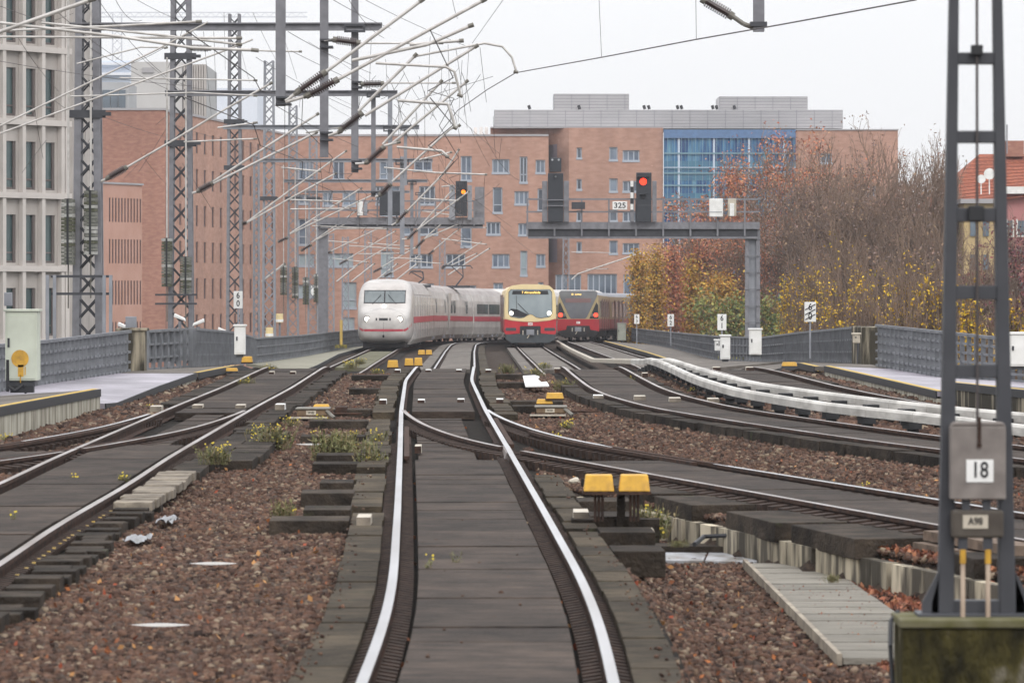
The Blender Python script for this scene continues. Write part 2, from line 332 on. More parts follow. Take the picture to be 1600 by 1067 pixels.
for fa, fb, nn_, lb in ((lambda d: TM.c(d)-1.24, lambda d: TM.c(d)-1.08, 170, 'left side boards of the middle track'), (lambda d: TM.c(d)+1.06, lambda d: TM.c(d)+1.2, 130, 'right side boards of the middle track'),
                    (lambda d: TM.c(d)-.55, lambda d: TM.c(d)+.55, 45, 'boards between the rails of the middle track')):
    stones(nn_, (22, 57, fa, fb), .01, .026, 'loose_grit', 'loose grit lying on the '+lb, top=-.05)
# ---------------------------------------------------------------- tracks
RP = [(-.036,0),(.036,0),(.036,-.045),(.009,-.06),(.009,-.145),(.07,-.165),(.07,-.18),(-.07,-.18),(-.07,-.165),(-.009,-.145),(-.009,-.06),(-.036,-.045)]
def rail(T, off, d0, d1, parent, top='railtop', step=1.0, label=None, dz=0):
    g = MB(); n = len(RP); d = d0; prev = None
    while True:
        a = T.at(d, off); b = T.at(d, off+.01); nx = (b-a); nx.z = 0; nx.normalize()
        cur = [a+nx*p[0]+Vector((0,0,p[1]+dz)) for p in RP]
        base = len(g.v); g.v.extend([tuple(v) for v in cur])
        if prev is not None:
            for k in range(n): g.f.append((prev+k, prev+(k+1)%n, base+(k+1)%n, base+k)); g.m.append(0 if k == 0 else 1)
        else: g.f.append(tuple(range(base, base+n))); g.m.append(1)
        prev = base
        if d >= d1: break
        d = min(d1, d+(step if d < 130 else 3))
    g.f.append(tuple(range(prev, prev+n))[::-1]); g.m.append(1)
    o = g.build('rail', [top, 'rust'], parent)
    if label: o['label'] = label
    return o
def strip(T, d0, d1, o0, o1, top, thick, parent, name, matn, length, gap=.02, jit=.006, ojit=0, label=None, skip=None, lenj=.25):
    """a row of separate boards or blocks laid along a track"""
    d = d0
    while d < d1-.2:
        L = length*(1+lenj*(random.random()-.5)); e = min(d+L-gap, d1)
        if skip and skip(d): d += L; continue
        j = random.uniform(-jit, jit); oj0 = random.uniform(-ojit, ojit); oj1 = random.uniform(-ojit, ojit)
        q = [T.at(d, o0+oj0, top+j), T.at(d, o1+oj1, top+j), T.at(e, o1+oj1, top+j), T.at(e, o0+oj0, top+j)]
        g = MB(); z = Vector((0,0,-thick)); g.hexa([v+z for v in q], q); g.build(name, matn, parent, bevel=.008 if d < 60 else 0); d += L
def fasten(T, offs, d0, d1, parent, step=.24, wd=.16, hh=.06):
    g = MB()
    for off in offs:
        for sgn in (-1, 1):
            d = d0
            while d < d1:
                a = T.at(d, off+sgn*.04, -.12); b = T.at(d, off+sgn*wd, -.14); g.beam(a, b, step*.45, hh); d += step
            a = T.at(d0, off+sgn*.17, -.12)
    o = g.build('rail_fastenings', 'fast', parent); o['kind'] = 'stuff'
def bedstrip(T, d0, d1, o0, o1, dz, parent, matn='darkbed'):
    g = MB(); d = d0; prev = None
    while True:
        a = T.at(d, o0, dz); b = T.at(d, o1, dz); n = len(g.v); g.v.extend([tuple(a), tuple(b)])
        if prev is not None: g.f.append((prev, prev+1, n+1, n)); g.m.append(0)
        prev = n
        if d >= d1: break
        d = min(d1, d+2)
    g.build('track_bed', matn, parent)

tm = thing('railway_track', 'middle track with bright white rails, dark boarding filling its four-foot, empty to the crest', 'track', TM.at(60, 0))
rail(TM, -.752, 18, 330, tm); rail(TM, .752, 18, 330, tm)
bedstrip(TM, 18, 330, -1.3, 1.3, -.2, tm)
fasten(TM, (-.752, .752), 22, 64, tm)
strip(TM, 20, 57, -.55, .55, -.045, .14, tm, 'boarding', 'board', 1.5, .022, .01, lenj=.7)
strip(TM, 57, 75, -.5, .3, -.11, .08, tm, 'boarding', 'board', .6, .05, skip=lambda d: False)
strip(TM, 76.5, 112, -.56, .56, -.04, .14, tm, 'boarding', 'board', 2.2, .05)
strip(TM, 160, 280, -.58, .58, -.03, .14, tm, 'boarding', 'walk', 5, .1)
strip(TM, 20, 44.5, -1.22, -.89, -.055, .19, tm, 'side_board', 'board2', 1.25, .02, .008, .01)
strip(TM, 46, 112, -1.28, -.91, -.06, .18, tm, 'side_board', 'board2', 1.5, .04, .01, .03, skip=lambda d: 52 < d < 54 or 73 < d < 76)
strip(TM, 20, 41.5, .90, 1.2, -.055, .19, tm, 'side_board', 'board2', 1.15, .02, .008, .01)
strip(TM, 42, 53, .91, 1.22, -.06, .19, tm, 'side_board', 'board2', 1.2, .04, .01, .02)
strip(TM, 76, 112, .92, 1.3, -.06, .18, tm, 'side_board', 'board2', 1.6, .04, .01, .03)
strip(TM, 160, 280, -1.4, -.95, -.06, .18, tm, 'side_board', 'walk', 6, .1); strip(TM, 160, 262, .95, 1.3, -.06, .18, tm, 'side_board', 'board2', 6, .1)
for d, o0, o1, h in ((43.2,-2.05,-1.24,-.06),(45.0,-1.75,-1.25,-.05),(48.0,-1.85,-1.25,-.03),(51.0,-1.7,-1.3,-.06),(56,-1.9,-1.3,-.06),(58.5,-1.9,-1.3,-.05),(66,-2.3,-1.3,-.08),(72,-2.3,-1.3,-.05),(78,-2.0,-1.3,-.05),(92,-1.95,-1.3,-.05),(104,-2.2,-1.3,-.05),
                     (41.2,1.22,1.75,-.06),(43.6,1.22,1.85,-.04),(46.6,1.22,1.8,-.05),(38.7,1.22,1.7,-.08),(80,1.32,2.1,-.05),(84,1.32,2.4,-.08),(97,1.32,2.0,-.05),(105,1.32,2.3,-.05)):
    g = MB(); q = [TM.at(d, o0, h), TM.at(d, o1, h), TM.at(d+.85, o1, h), TM.at(d+.85, o0, h)]; g.hexa([v-Vector((0,0,.24)) for v in q], q)
    g.build('sleeper_end', 'block', tm, bevel=.01)

t1 = thing('railway_track', 'leftmost track, the one under the white express train, with grey boards between its rails', 'track', T1.at(60, 0))
rail(T1, -.752, 24, 345, t1, 'railtop_dull'); rail(T1, .752, 24, 345, t1, 'railtop_dull')
bedstrip(T1, 24, 345, -1.3, 1.3, -.2, t1); fasten(T1, (.752,), 30, 60, t1, .2)
strip(T1, 26, 62, -.58, .58, -.05, .14, t1, 'boarding', 'board', 2.4, .05)
strip(T1, 62, 76, -.2, .3, -.08, .1, t1, 'boarding', 'board', .8, .06)
strip(T1, 76, 112, -.58, .58, -.04, .14, t1, 'boarding', 'board', 2.6, .1)
strip(T1, 165, 225, -.6, .6, -.04, .14, t1, 'boarding', mat('mossy_board', (.1,.1,.05,1), (.13,.12,.09,1), 1, .8), 5, .1)
strip(T1, 27, 47.5, .95, 1.3, -.1, .26, t1, 'sleeper_end', 'block', .42, .07, .03, .09, lenj=.5)
strip(T1, 54, 112, .93, 1.35, -.09, .22, t1, 'side_board', 'block', 1.1, .05, .01, .05)
strip(T1, 82, 112, -1.4, -.93, -.08, .2, t1, 'side_board', 'block', 1.4, .05, .01, .05)
strip(T1, 46, 53.5, .9, 1.32, -.02, .1, t1, 'side_board', 'blocklt', .5, .04, .01, .03)
strip(T1, 57, 68, 1.38, 1.85, -.07, .2, t1, 'side_board', 'block', 1.4, .03, .01, .02)

t3 = thing('railway_track', 'curved right track with dark timber edging, carrying the near red and cream train', 'track', T3.at(90, 0))
rail(T3, -.752, 40, 350, t3, 'railtop_dull'); rail(T3, .752, 40, 350, t3, 'railtop_dull')
bedstrip(T3, 40, 350, -1.3, 1.3, -.2, t3)
strip(T3, 42, 112, -.58, .58, -.06, .14, t3, 'boarding', 'board', 2.6, .04)
strip(T3, 160, 244, -.6, .6, -.04, .14, t3, 'boarding', 'walk', 5, .08); strip(T3, 160, 244, -1.35, -.92, -.04, .14, t3, 'side_board', 'walk', 5, .08)
strip(T3, 42, 95, -1.25, -.9, -.05, .34, t3, 'side_board', 'block', 1.15, .09, .015, .02)
strip(T3, 42, 110, .92, 1.2, -.1, .2, t3, 'side_board', 'block', 1.6, .1, .015, .04)

t4 = thing('railway_track', 'rightmost track running along the walkway, under the far red train', 'track', T4.at(90, 0))
rail(T4, -.752, 48, 345, t4, 'railtop_dull'); rail(T4, .752, 48, 345, t4, 'railtop_dull')
bedstrip(T4, 48, 345, -1.3, 1.3, -.2, t4); strip(T4, 50, 112, -.58, .58, -.07, .14, t4, 'boarding', 'board', 2.6, .05)
strip(T4, 160, 290, -.6, .6, -.04, .14, t4, 'boarding', 'walk', 6, .1)
strip(T4, 70, 110, .95, 1.3, -.08, .2, t4, 'side_board', 'block', 1.6, .1, .015, .04)

br = thing('railway_track', 'branch track curving off the middle track towards the lower right', 'track', BR.at(48, 0))
rail(BR, .752, 30, 54.5, br, 'railtop'); rail(BR, .752, 59.8, 76.4, br, 'railtop', label='bright outer rail at the switch')
rail(BR, -.752, 30, 58.9, br, 'railtop_dull'); rail(BR, -.752, 60.3, 76.2, br, 'railtop_dull', label='thin curved switch blade')
rail(BR, .79, 54, 60.4, br, 'rust', label='rusty unpolished rail length'); rail(BR, .62, 55, 66, br, 'rust', label='check rail')
fasten(BR, (.752, -.752), 40, 73, br, .4, .24, .12); bedstrip(BR, 30, 74, -1.3, 1.15, -.21, br)
strip(BR, 30, 56.5, -.58, .58, -.045, .14, br, 'boarding', 'board', 2.4, .04)
strip(BR, 30, 52, .92, 1.25, -.07, .25, br, 'side_board', 'block', 1.4, .05, .01, .02)
for d, L, o0 in ((34.2,1.9,-1.95),(38.2,.9,-1.65),(41.1,2.3,-1.78),(43.7,2.1,-1.76),(47,1.9,-1.7),(49.4,1.6,-1.6),(51.2,1.8,-1.5)):
    g = MB(); h = -.09; q = [BR.at(d, o0, h), BR.at(d, -.92, h), BR.at(d+L, -.92, h), BR.at(d+L, o0+.1, h)]; g.hexa([v-Vector((0,0,.2)) for v in q], q)
    g.build('side_board', 'block', br, bevel=.01)
g = MB(); q = [BR.at(38.5,-1.2,.0), BR.at(38.5,-.9,.0), BR.at(40.8,-.9,.0), BR.at(40.8,-1.2,.0)]; g.hexa([v-Vector((0,0,.09)) for v in q], q)
q = [v-Vector((.1,0,.11)) for v in q]; g.hexa([v-Vector((0,0,.12)) for v in q], q); g.build('timber_stack', mat('weathered_brown_timber', (.2,.15,.115,1), (.1,.075,.06,1), 6, .9), br)

bl = thing('railway_track', 'branch track leaving the leftmost track towards the left edge', 'track', BL.at(60, 0))
rail(BL, -.752, 62, 74, bl, 'railtop'); rail(BL, -.752, 44, 61.9, bl, 'rust', label='rusty unpolished rail length')
rail(BL, .752, 44, 58.6, bl, 'railtop_dull'); rail(BL, .752, 59.6, 76, bl, 'railtop_dull')
rail(BL, -.6, 57, 70, bl, 'rust', label='check rail'); rail(BL, .62, 56, 64, bl, 'rust', label='check rail')
fasten(BL, (-.752, .752), 47, 74, bl, .42, .24, .12); bedstrip(BL, 44, 74, -1.3, 1.1, -.21, bl); strip(BL, 44, 60, -.5, .5, -.06, .14, bl, 'boarding', 'board', 2, .05)
# frogs and wing rails
g = MB(); g.hexa([TM.at(58.3,.66,-.17), TM.at(58.3,.86,-.17), TM.at(60.6,.84,-.17), TM.at(60.6,.66,-.17)], [TM.at(58.3,.7,-.01), TM.at(58.3,.8,-.01), TM.at(60.6,.8,-.01), TM.at(60.6,.7,-.01)])
g.build('switch_frog', 'railtop_dull', tm)
rail(TM, -.66, 57, 68, tm, 'rust', label='check rail'); rail(TM, .84, 61, 72, tm, 'rust', label='wing rail')

# white sleeper-end caps at the crossings
def cap(px, py, w, mt='cream', hh=.1, dz=.0):
    p = G(px, py, dz); s = p.y/F; g = MB(); W = w*s/2
    g.hexa([(p.x-W,p.y,p.z-hh),(p.x+W,p.y,p.z-hh),(p.x+W,p.y+.55,p.z-hh),(p.x-W,p.y+.55,p.z-hh)],
           [(p.x-W,p.y,p.z),(p.x+W,p.y,p.z),(p.x+W*.95,p.y+.5,p.z+.01),(p.x-W*.95,p.y+.5,p.z+.01)])
    g.m[2] = 1
    return g
CP = [(621,578,9,'white at the crest, left of the middle track'),(669,578,9,'white at the crest, left one between the middle rails'),(717,578,9,'white at the crest, right one between the middle rails'),(763,578,9,'white at the crest, right of the middle track'),
      (598,625,11,'white, left of the middle track above the switch'),(658,625,11,'white, left one between the rails above the switch'),(720,624,11,'white, right one between the rails above the switch'),(781,624,11,'white, just right of the switch'),
      (437,632,15,'white, between the left track and the point machine'),(424,581,8,'small pale, between the left rails at the crest'),(457,581,9,'small pale, second between the left rails'),
      (308,633,16,'cream, between the left rails by the ramp'),(375,633,15,'cream, beside the inner left rail'),(243,635,18,'cream, left of the left track'),
      (568,808,22,'cream block beside the bright left rail'),(908,800,24,'cream block beside the bright right rail, under the yellow boxes'),(653,697,10,'pale upright, just inside the bright left rail'),
      (871,576,10,'pale, left of the curved track at the crest'),(1008,583,9,'pale, right of the curved track at the crest'),(1000,619,18,'pale, between the curved track rails'),(1055,622,18,'pale, beside the right curved rail'),(1115,623,18,'pale, right of the curved track'),(935,618,16,'pinkish, left of the curved track'),(1120,574,12,'pale, on the far right track by the white cabinet'),(1172,574,12,'pale, on the far right track under the tall cabinet')]
for px, py, wd, lb in CP:
    solo(cap(px, py, wd, dz=.015 if wd < 20 else .03), 'sleeper_cap', ['cream' if ('cream' in lb or 'pale' in lb) else 'white', 'blocklt' if wd > 13 else 'rust'], 'sleeper end cap: '+lb, 'sleeper cap', 'pale caps on the long switch sleepers')

# ---------------------------------------------------------------- third rail covers
def cover(pts, label, brk, d0=60):
    """white third-rail cover with dark brackets; pts = (d, X)"""
    L = Line(pts); t = thing('third_rail_cover', label, 'rail cover', L.at(pts[0][0], 0, 0), 0, 'white covers over the live rails')
    d = pts[0][0]; prof = [(-.08,.07),(-.08,.19),(-.05,.23),(.05,.23),(.08,.19),(.08,.07)]
    zc = lambda v: v if v.y < 112 or v.y > 172 else Vector((v.x, v.y, max(v.z, v.z-zr(v.y)+(-2.09-(v.y-112)*.0162))))
    while d < pts[-1][0]-.3:
        e = min(d+(2.4 if d < 175 else 9), pts[-1][0]); g = MB()
        A = [zc(L.at(d, a, b)) for a, b in prof]; B = [zc(L.at(e-.03, a, b)) for a, b in prof]
        g.add(A+B, [(k, k+1, 7+k, 6+k) for k in range(5)]+[(0,1,2,3,4,5)[::-1], (6,7,8,9,10,11)])
        g.build('cover_length', 'cover' if d < 125 else 'cream', t, bevel=0); d = e
    d = pts[0][0]+.8
    while d < 125:
        g = MB(); g.beam(L.at(d, brk*.08, .03), L.at(d, brk*.3, .03), .34, .2); g.beam(L.at(d, brk*.2, -.2), L.at(d, brk*.2, .02), .18, .18); g.build('bracket', 'blk', t); d += 2.4
    g = MB(); d = pts[0][0]
    while d < pts[-1][0]-2:
        e = d+2; g.add([L.at(d, -.05, -.1), L.at(d, .05, -.1), L.at(e, .05, -.1), L.at(e, -.05, -.1), L.at(d, -.05, -.24), L.at(e, -.05, -.24)], [(0,1,2,3),(0,3,5,4)]); d = e
    g.build('live_rail', 'darkbed', t)
cover([(56,8.7),(62.1,7.45),(67,6.73),(72.3,5.42),(82,4.3),(91.8,3.95),(105.8,3.81),(112,3.68),(140,3.45),(167,3.31),(215,2.95),(262,2.75)], 'nearer long white cover beside the curved track, sagging over the crest', 1)
cover([(60,10.2),(67.6,8.1),(71.2,7.15),(78.9,5.92),(86.9,4.89),(98.6,4.44),(112,4.1),(119,4.05)], 'white cover with black brackets, farther one of the pair, beside the rightmost track', -1)

# ---------------------------------------------------------------- walkways
def walkway(name, label, inner, side, d0, d1, top, wall, wm, group=None, yl=True, edge='blk', ins=.2, thk=.1):
    """inner: (d, X, z) list of the track-side edge; reaches to the fence line"""
    dd = np.linspace(d0, d1, max(4, int((d1-d0)/2)))
    I = lambda d, k: float(np.interp(d, [p[0] for p in inner], [p[k] for p in inner]))
    t = thing(name, label, 'walkway', (I(d0,1), d0, I(d0,2)-.4), 0, group)
    tab = FL if side < 0 else FR
    g = MB(); e = MB(); w_ = MB(); y = MB()
    for a, b in zip(dd[:-1], dd[1:]):
        xa, xb, za, zb = I(a,1), I(b,1), I(a,2), I(b,2); fa, fb = fl(tab,a,1)+side*.1, fl(tab,b,1)+side*.1; ga, gb = fl(tab,a,3)+.02, fl(tab,b,3)+.02
        g.hexa([(xa,a,za-thk),(fa,a,ga-thk),(fb,b,gb-thk),(xb,b,zb-thk)][::1 if side > 0 else -1], [(xa,a,za),(fa,a,ga),(fb,b,gb),(xb,b,zb)][::1 if side > 0 else -1])
        e.hexa([(xa-side*.03,a,za-thk-.04),(xa,a,za-thk-.04),(xb,b,zb-thk-.04),(xb-side*.03,b,zb-thk-.04)], [(xa-side*.03,a,za+.004),(xa,a,za+.004),(xb,b,zb+.004),(xb-side*.03,b,zb+.004)])
        h = wall
        w_.hexa([(xa-side*.01,a,za-h-.1),(xa+side*.2,a,za-h-.1),(xb+side*.2,b,zb-h-.1),(xb-side*.01,b,zb-h-.1)], [(xa-side*.01,a,za-thk-.04),(xa+side*.2,a,za-thk-.04),(xb+side*.2,b,zb-thk-.04),(xb-side*.01,b,zb-thk-.04)])
        if yl: y.add([(xa+side*.0,a,za+.012),(xa+side*.13,a,za+.012),(xb+side*.13,b,zb+.012),(xb+side*.0,b,zb+.012)], [(0,1,2,3)])
    g.build('paving', top, t); e.build('edge_strip', edge, t); w_.build('wall', wm, t)
    if yl: y.build('yellow_line', 'yline', t)
    return t
walkway('service_platform', 'raised grey platform with yellow edge line and concrete side wall, nearest on the left', [(58,-8.45,-1.93),(68,-8.16,-1.9),(75,-7.95,-1.905),(81,-7.83,-1.92)], -1, 58, 81, 'walk', .5, 'conc')
walkway('walkway_slab', 'pale lilac wet slab between the two yellow-edged walkways on the left', [(81.2,-7.75,-2.2),(83,-7.74,-2.25),(92,-7.65,-2.12),(102,-7.55,-2.03)], -1, 81.2, 101.8, 'slab', .3, 'conc', yl=False)
walkway('service_walkway', 'grey walkway with yellow edge past the pale slab on the left', [(102,-7.5,-2.03),(107,-7.3,-2.02),(112,-7.14,-2.02),(118,-7.2,-2.25),(130,-7.4,-2.75)], -1, 102, 130, 'walk', .2, 'bed')
walkway('service_walkway', 'far walkway left of the express train', [(160,-7.9,-3.12),(175,-8.0,-3.16),(215,-8.75,-3.32),(262,-8.6,-3.5),(300,-7.6,-3.8)], -1, 160, 300, mat('far_paving',(.26,.25,.2,1),(.2,.19,.15,1),1,.85), .2, 'bed', yl=False)
walkway('service_platform', 'raised platform with yellow edge behind the foreground mast on the right', [(60,11.5,-1.8),(76,9.1,-1.82),(84,8.6,-1.85)], 1, 60, 84, 'walk', .45, 'concdark')
walkway('walkway_slab', 'lilac walkway with cream edge and crumbling wall on the right', [(84.2,8.39,-2.04),(97,8.13,-2.0),(108,7.92,-1.976)], 1, 84.2, 108, 'slab', .28, 'conc')
walkway('service_walkway', 'right walkway by the fence behind the tall white cabinet', [(108.5,7.7,-2.0),(113,7.6,-1.99),(125,7.5,-2.45),(150,7.4,-2.9)], 1, 108.5, 150, 'walk', .2, 'bed')
walkway('service_walkway', 'far right walkway with pale yellow edge leading to the red train', [(160,7.0,-3.05),(205,6.46,-3.1),(235,6.1,-3.2),(275,5.9,-3.42)], 1, 160, 275, 'walk', .2, 'bed')

# ---------------------------------------------------------------- fences
def fence(tab, d0, d1, lab, nr=4, step=.62, sheet=False, railmat='fence', sm='fence2', name='lattice_fence', pillar=None):
    n = max(2, int((d1-d0)/3)); side = -1 if tab is FL else 1
    t = thing(name, lab, 'fence', (fl(tab,d0,1), d0, fl(tab,d0,3)))
    pt = lambda d, k: Vector((fl(tab,d,1), d, fl(tab,d,3)+(fl(tab,d,2)-fl(tab,d,3))*k))
    dd = np.linspace(d0, d1, n)
    g = MB()
    for k in (1.0,): 
        for a, b in zip(dd[:-1], dd[1:]): g.beam(pt(a,k), pt(b,k), .09, .07)
    g.build('top_rail', railmat, t)
    for k in [i/nr for i in range(0, nr)]:
        g = MB(); k = max(k, .05)
        for a, b in zip(dd[:-1], dd[1:]): g.beam(pt(a,k), pt(b,k), .05, .055)
        g.build('rail', railmat, t)
    d = d0; posts = []
    while d < d1-.1:
        posts.append(d); a = pt(d, 1); dx = .5; b = pt(d+dx, 1); ln = (b-a).length/dx; d += step/max(ln, .8)
    if len(posts) <= 95:
        for d in posts: MB().beam(pt(d,0), pt(d,1), .11, .03, up=(0,1,0)).build('baluster', railmat, t)
    else:
        g = MB()
        for d in posts: g.beam(pt(d,0), pt(d,1), .1, .03, up=(0,1,0))
        o = g.build('baluster', railmat, t); o['kind'] = 'stuff'
    if sheet:
        g = MB()
        for a, b in zip(dd[:-1], dd[1:]):
            o_ = Vector((side*.06,0,0)); A = pt(a,.2)+o_; B = pt(b,.2)+o_; Cc = pt(b,.97)+o_; D = pt(a,.97)+o_
            g.hexa([A, B, B+Vector((side*.02,0,0)), A+Vector((side*.02,0,0))], [D, Cc, Cc+Vector((side*.02,0,0)), D+Vector((side*.02,0,0))])
        g.build('sheet_panel', sm, t)
    return t
fence(FL, 68, 103.5, 'open grey lattice fence at left behind the pale green cabinet', 4, .5)
fence(FL, 111, 150, 'grey sheeted fence curving from the stone pillar past the white cabinet on the left', 3, .7, True)
fence(FL, 150, 335, 'long bluegrey sheeted fence behind the express train', 3, 1.5, True)
fence(FR, 70, 109.6, 'open grey lattice fence on the right with yellow leaves showing through', 5, .45)
fence(FR, 118.5, 160, 'grey sheeted fence left of the right stone pillar', 3, .8, True)
fence(FR, 160, 335, 'long grey sheeted fence below the autumn trees', 3, 1.6, True)
g = MB(); g.box(-9.62,-8.98,104.2,104.9,-2.3,-1.05); g.box(-9.68,-8.92,104.15,104.95,-1.05,-.98)
solo(g, 'stone_pillar', 'concdark', 'stained stone pillar between the two left fences', 'pillar', bevel=.02)
g = MB(); g.box(9.35,9.95,114,117.5,-2.2,-1.05)
solo(g, 'stone_pillar', 'concdark', 'brown stained pillar joining the two right fences', 'pillar', bevel=.02)
# small grey box on the left pillar
solo(MB().box(-9.45,-9.2,104.3,104.6,-.97,-.7), 'junction_box', 'steelfar', 'small grey box on top of the left stone pillar', 'box', bevel=.01)

# ---------------------------------------------------------------- cabinets and small trackside kit
def cabinet(px0, px1, py0, py1, d, label, matn='white', depth=.5, group=None, split=None, feet=True):
    a = P(px0, py1, d); b = P(px1, py0, d); t = thing('trackside_cabinet', label, 'cabinet', ((a.x+b.x)/2, d, a.z), 0, group)
    w_, h = b.x-a.x, b.z-a.z; f = h*.06 if feet else 0
    MB().box(-w_/2,w_/2,0,depth,f,h-.05).build('body', matn, t, local=True, bevel=.015)
    MB().box(-w_/2-.03,w_/2+.03,-.03,depth+.03,h-.05,h).build('lid', matn, t, local=True, bevel=.01)
    MB().box(-w_/2+.04,w_/2-.04,-.012,-.002,f+.04,h*(split or .92)).build('door', matn, t, local=True, bevel=.004)
    MB().box(-w_/2+.05,-w_/2+.09,-.03,-.013,h*.5,h*.62).build('handle', 'steeldk', t, local=True)
    if feet: MB().box(-w_/2+.05,w_/2-.05,.05,depth-.05,-.02,f-.003).build('base', 'steeldk', t, local=True)
    return t
c = cabinet(8, 58, 483, 602, 83, 'pale green cabinet with a yellow painted circle, at the left edge', 'cab', .6)
g = MB(); r0, r1 = .1, .17
def disc(mb, cx, cz, y, r, n=20, mi=0, th=.006, sz=1):
    mb.prism([(cx+r*math.cos(k*2*math.pi/n), y, cz+r*sz*math.sin(k*2*math.pi/n)) for k in range(n)], (0,-th,0), mi); return mb
disc(g, -.02, .52, -.014, .17); g.box(-.06,.05,-.02,-.014,.17,.4); g.box(-.02,0,-.02,-.014,.05,.2); g.box(.07,.09,-.02,-.014,.2,.36)
g.build('painted_circle', 'yel', c, local=True)
g = MB(); g.tube((-.25,-.1,-.12),(-.25,-.1,.5),.03); g.path([(-.25,-.1,.0),(-.1,-.15,-.1),(.05,-.1,.02),(.1,-.05,-.15)], .03); g.box(-.2,.25,-.1,.1,-.14,.0)
g.build('cables', 'blk', c, local=True)
solo(MB().box(-.0,.14,0,.2,0,2.2), 'post', 'steelfar', 'grey steel post cut by the left photo edge beside the pale green cabinet', 'post').location = P(-7, 614, 82)
b_ = solo(MB().box(-.07,.07,0,.2,0,.26), 'junction_box', 'steelfar', 'small grey box fixed above the pale green cabinet', 'box', bevel=.01); b_.location = P(13, 478, 82.6)
cabinet(366, 383, 507, 557, 112, 'slim white cabinet standing below the left 60 sign', 'white', .3)
cabinet(1577, 1612, 519, 576, 84, 'white cabinet at the right edge behind the foreground mast', 'white', .5)
cabinet(1171, 1190, 513, 557, 128, 'tallest slim white cabinet, in front of the gantry column', 'white', .35)
cabinet(1126, 1141, 523, 564, 124, 'two-part white cabinet under the 61 sign', 'white', .35, split=.5)
c = cabinet(1117, 1128, 530, 548, 130, 'small white number box half behind the two-part cabinet', 'white', .2, feet=False)
text('1', 'numeral', .2, (P(1123.5,537,130)-Vector((0,.02,0))), c)
cabinet(965, 978, 505, 532, 255, 'far pale stone-grey cabinet at the end of the right fence', mat('cab_grey',(.3,.32,.28,1),(.24,.25,.22,1),3,.8), .8, feet=False)
cabinet(1333, 1344, 520, 536, 112, 'small cream box on a thin post before the right fence', 'cream', .2, feet=False)
solo(MB().tube(P(1341,536,112), P(1339,568,112), .02), 'post', 'steeldk', 'thin post under the small cream box by the right fence', 'post')

def sign(px0, px1, py0, py1, d, s, label, posty=None, strike=False, ts=None, sp=.98):
    a = P(px0, py1, d); b = P(px1, py0, d); t = thing('number_sign', label, 'sign', ((a.x+b.x)/2, d, P(0, posty, d).z if posty else a.z), 0, 'white track number signs')
    w_, h = b.x-a.x, b.z-a.z
    g = MB(); g.box(a.x,b.x,d,d+.03,a.z,b.z); g.build('board', 'white', t, bevel=.01)
    n = len(s.split('\n'))
    text(s, 'numerals', ts or h/n*.95, ((a.x+b.x)/2, d-.004, (a.z+b.z)/2+h*.01), t, space=sp, sx=.85)
    if posty: MB().tube(((a.x+b.x)/2, d+.06, P(0,posty,d).z), ((a.x+b.x)/2, d+.06, b.z), .03).build('post', 'steelfar', t)
    if strike:
        g = MB()
        for k in (-.25, 0, .25): g.beam((a.x+.02, d-.01, a.z+h*(.36+k)), (b.x-.02, d-.01, a.z+h*(.64+k)), .025, .02, up=(0,1,0))
        g.build('strike', 'ink', t)
sign(365, 379, 455, 482, 150, '6\n0', 'white 60 sign on the third lattice mast at left', 520)
sign(991, 999, 491, 506, 245, '6\n3', 'small white 63 sign, farthest left of the right-hand row', 540)
sign(1043, 1053, 491, 510, 215, '6\n2', 'small white 62 sign above the right fence', 540)
sign(1121, 1135, 491, 516, 165, '6\n1', 'white 61 sign above the two-part white cabinet', 548)
sign(1257, 1275, 472, 503, 128, '6\n0', 'white crossed-out 60 sign against the yellow bushes', 560, True)

# yellow covers
def ybox(px0, px1, py0, py1, label, dz=-.1, d=None, legs=0, group='yellow trackside covers', depth=.35, flat=False):
    if d is None: d = G((px0+px1)/2, py1, dz).y
    a = P(px0, py1, d); b = P(px1, py0, d); w_ = b.x-a.x; h = b.z-a.z; t = thing('track_cover_box', label, 'cover box', ((a.x+b.x)/2, d, a.z-legs), 0, group)
    k = .07*w_; z0 = a.z; z1 = b.z
    g = MB(); x0, x1 = a.x, b.x
    g.hexa([(x0,d,z0),(x1,d,z0),(x1,d+depth,z0),(x0,d+depth,z0)], [(x0+k,d+.03,z1),(x1-k,d+.03,z1),(x1-k,d+depth-.03,z1),(x0+k,d+depth-.03,z1)])
    g.build('hood', 'yel', t, bevel=.012)
    g = MB(); g.box(x0-.01,x1+.01,d-.01,d+depth+.01,z0-.03,z0); g.build('flange', 'steeldk' if flat else 'rust', t)
    if legs:
        for q in (.38,.5,.62): MB().tube((x0+w_*q,d+.12,z0-legs),(x0+w_*q,d+.12,z0-.03),.014).build('leg', 'rust', t)
    return t
ybox(912, 960, 742, 768, 'bright yellow box on thin legs beside the middle track, left one of the near pair', d=42.5, legs=.3, depth=.3)
ybox(967, 1016, 742, 768, 'bright yellow box on thin legs beside the middle track, right one of the near pair', d=42.5, legs=.3, depth=.3)
g = MB(); a = P(905,810,42.8); b = P(1012,775,42.8)
for px in (972,): p = P(px, 772, 42.8); g.box(p.x-.05,p.x+.03,42.8,42.95,a.z-.15,p.z)
for px in (932, 1000): p = P(px, 806, 42.8); g.box(p.x-.25,p.x+.2,42.9,43.3,a.z-.25,p.z-.04)
g.box(P(932,0,42.8).x,P(1000,0,42.8).x,42.95,43.2,a.z-.2,P(0,808,42.8).z)
solo(g, 'cable_stand', 'block', 'dark stand carrying the two near yellow boxes', 'stand')
ybox(605, 622, 563, 574, 'orange box left of the middle track at the crest', d=112)
ybox(632, 646, 560, 571, 'left box of the orange pair at the crest', d=114, depth=.25); ybox(647, 660, 559, 571, 'right box of the orange pair at the crest', d=114.1, depth=.25)
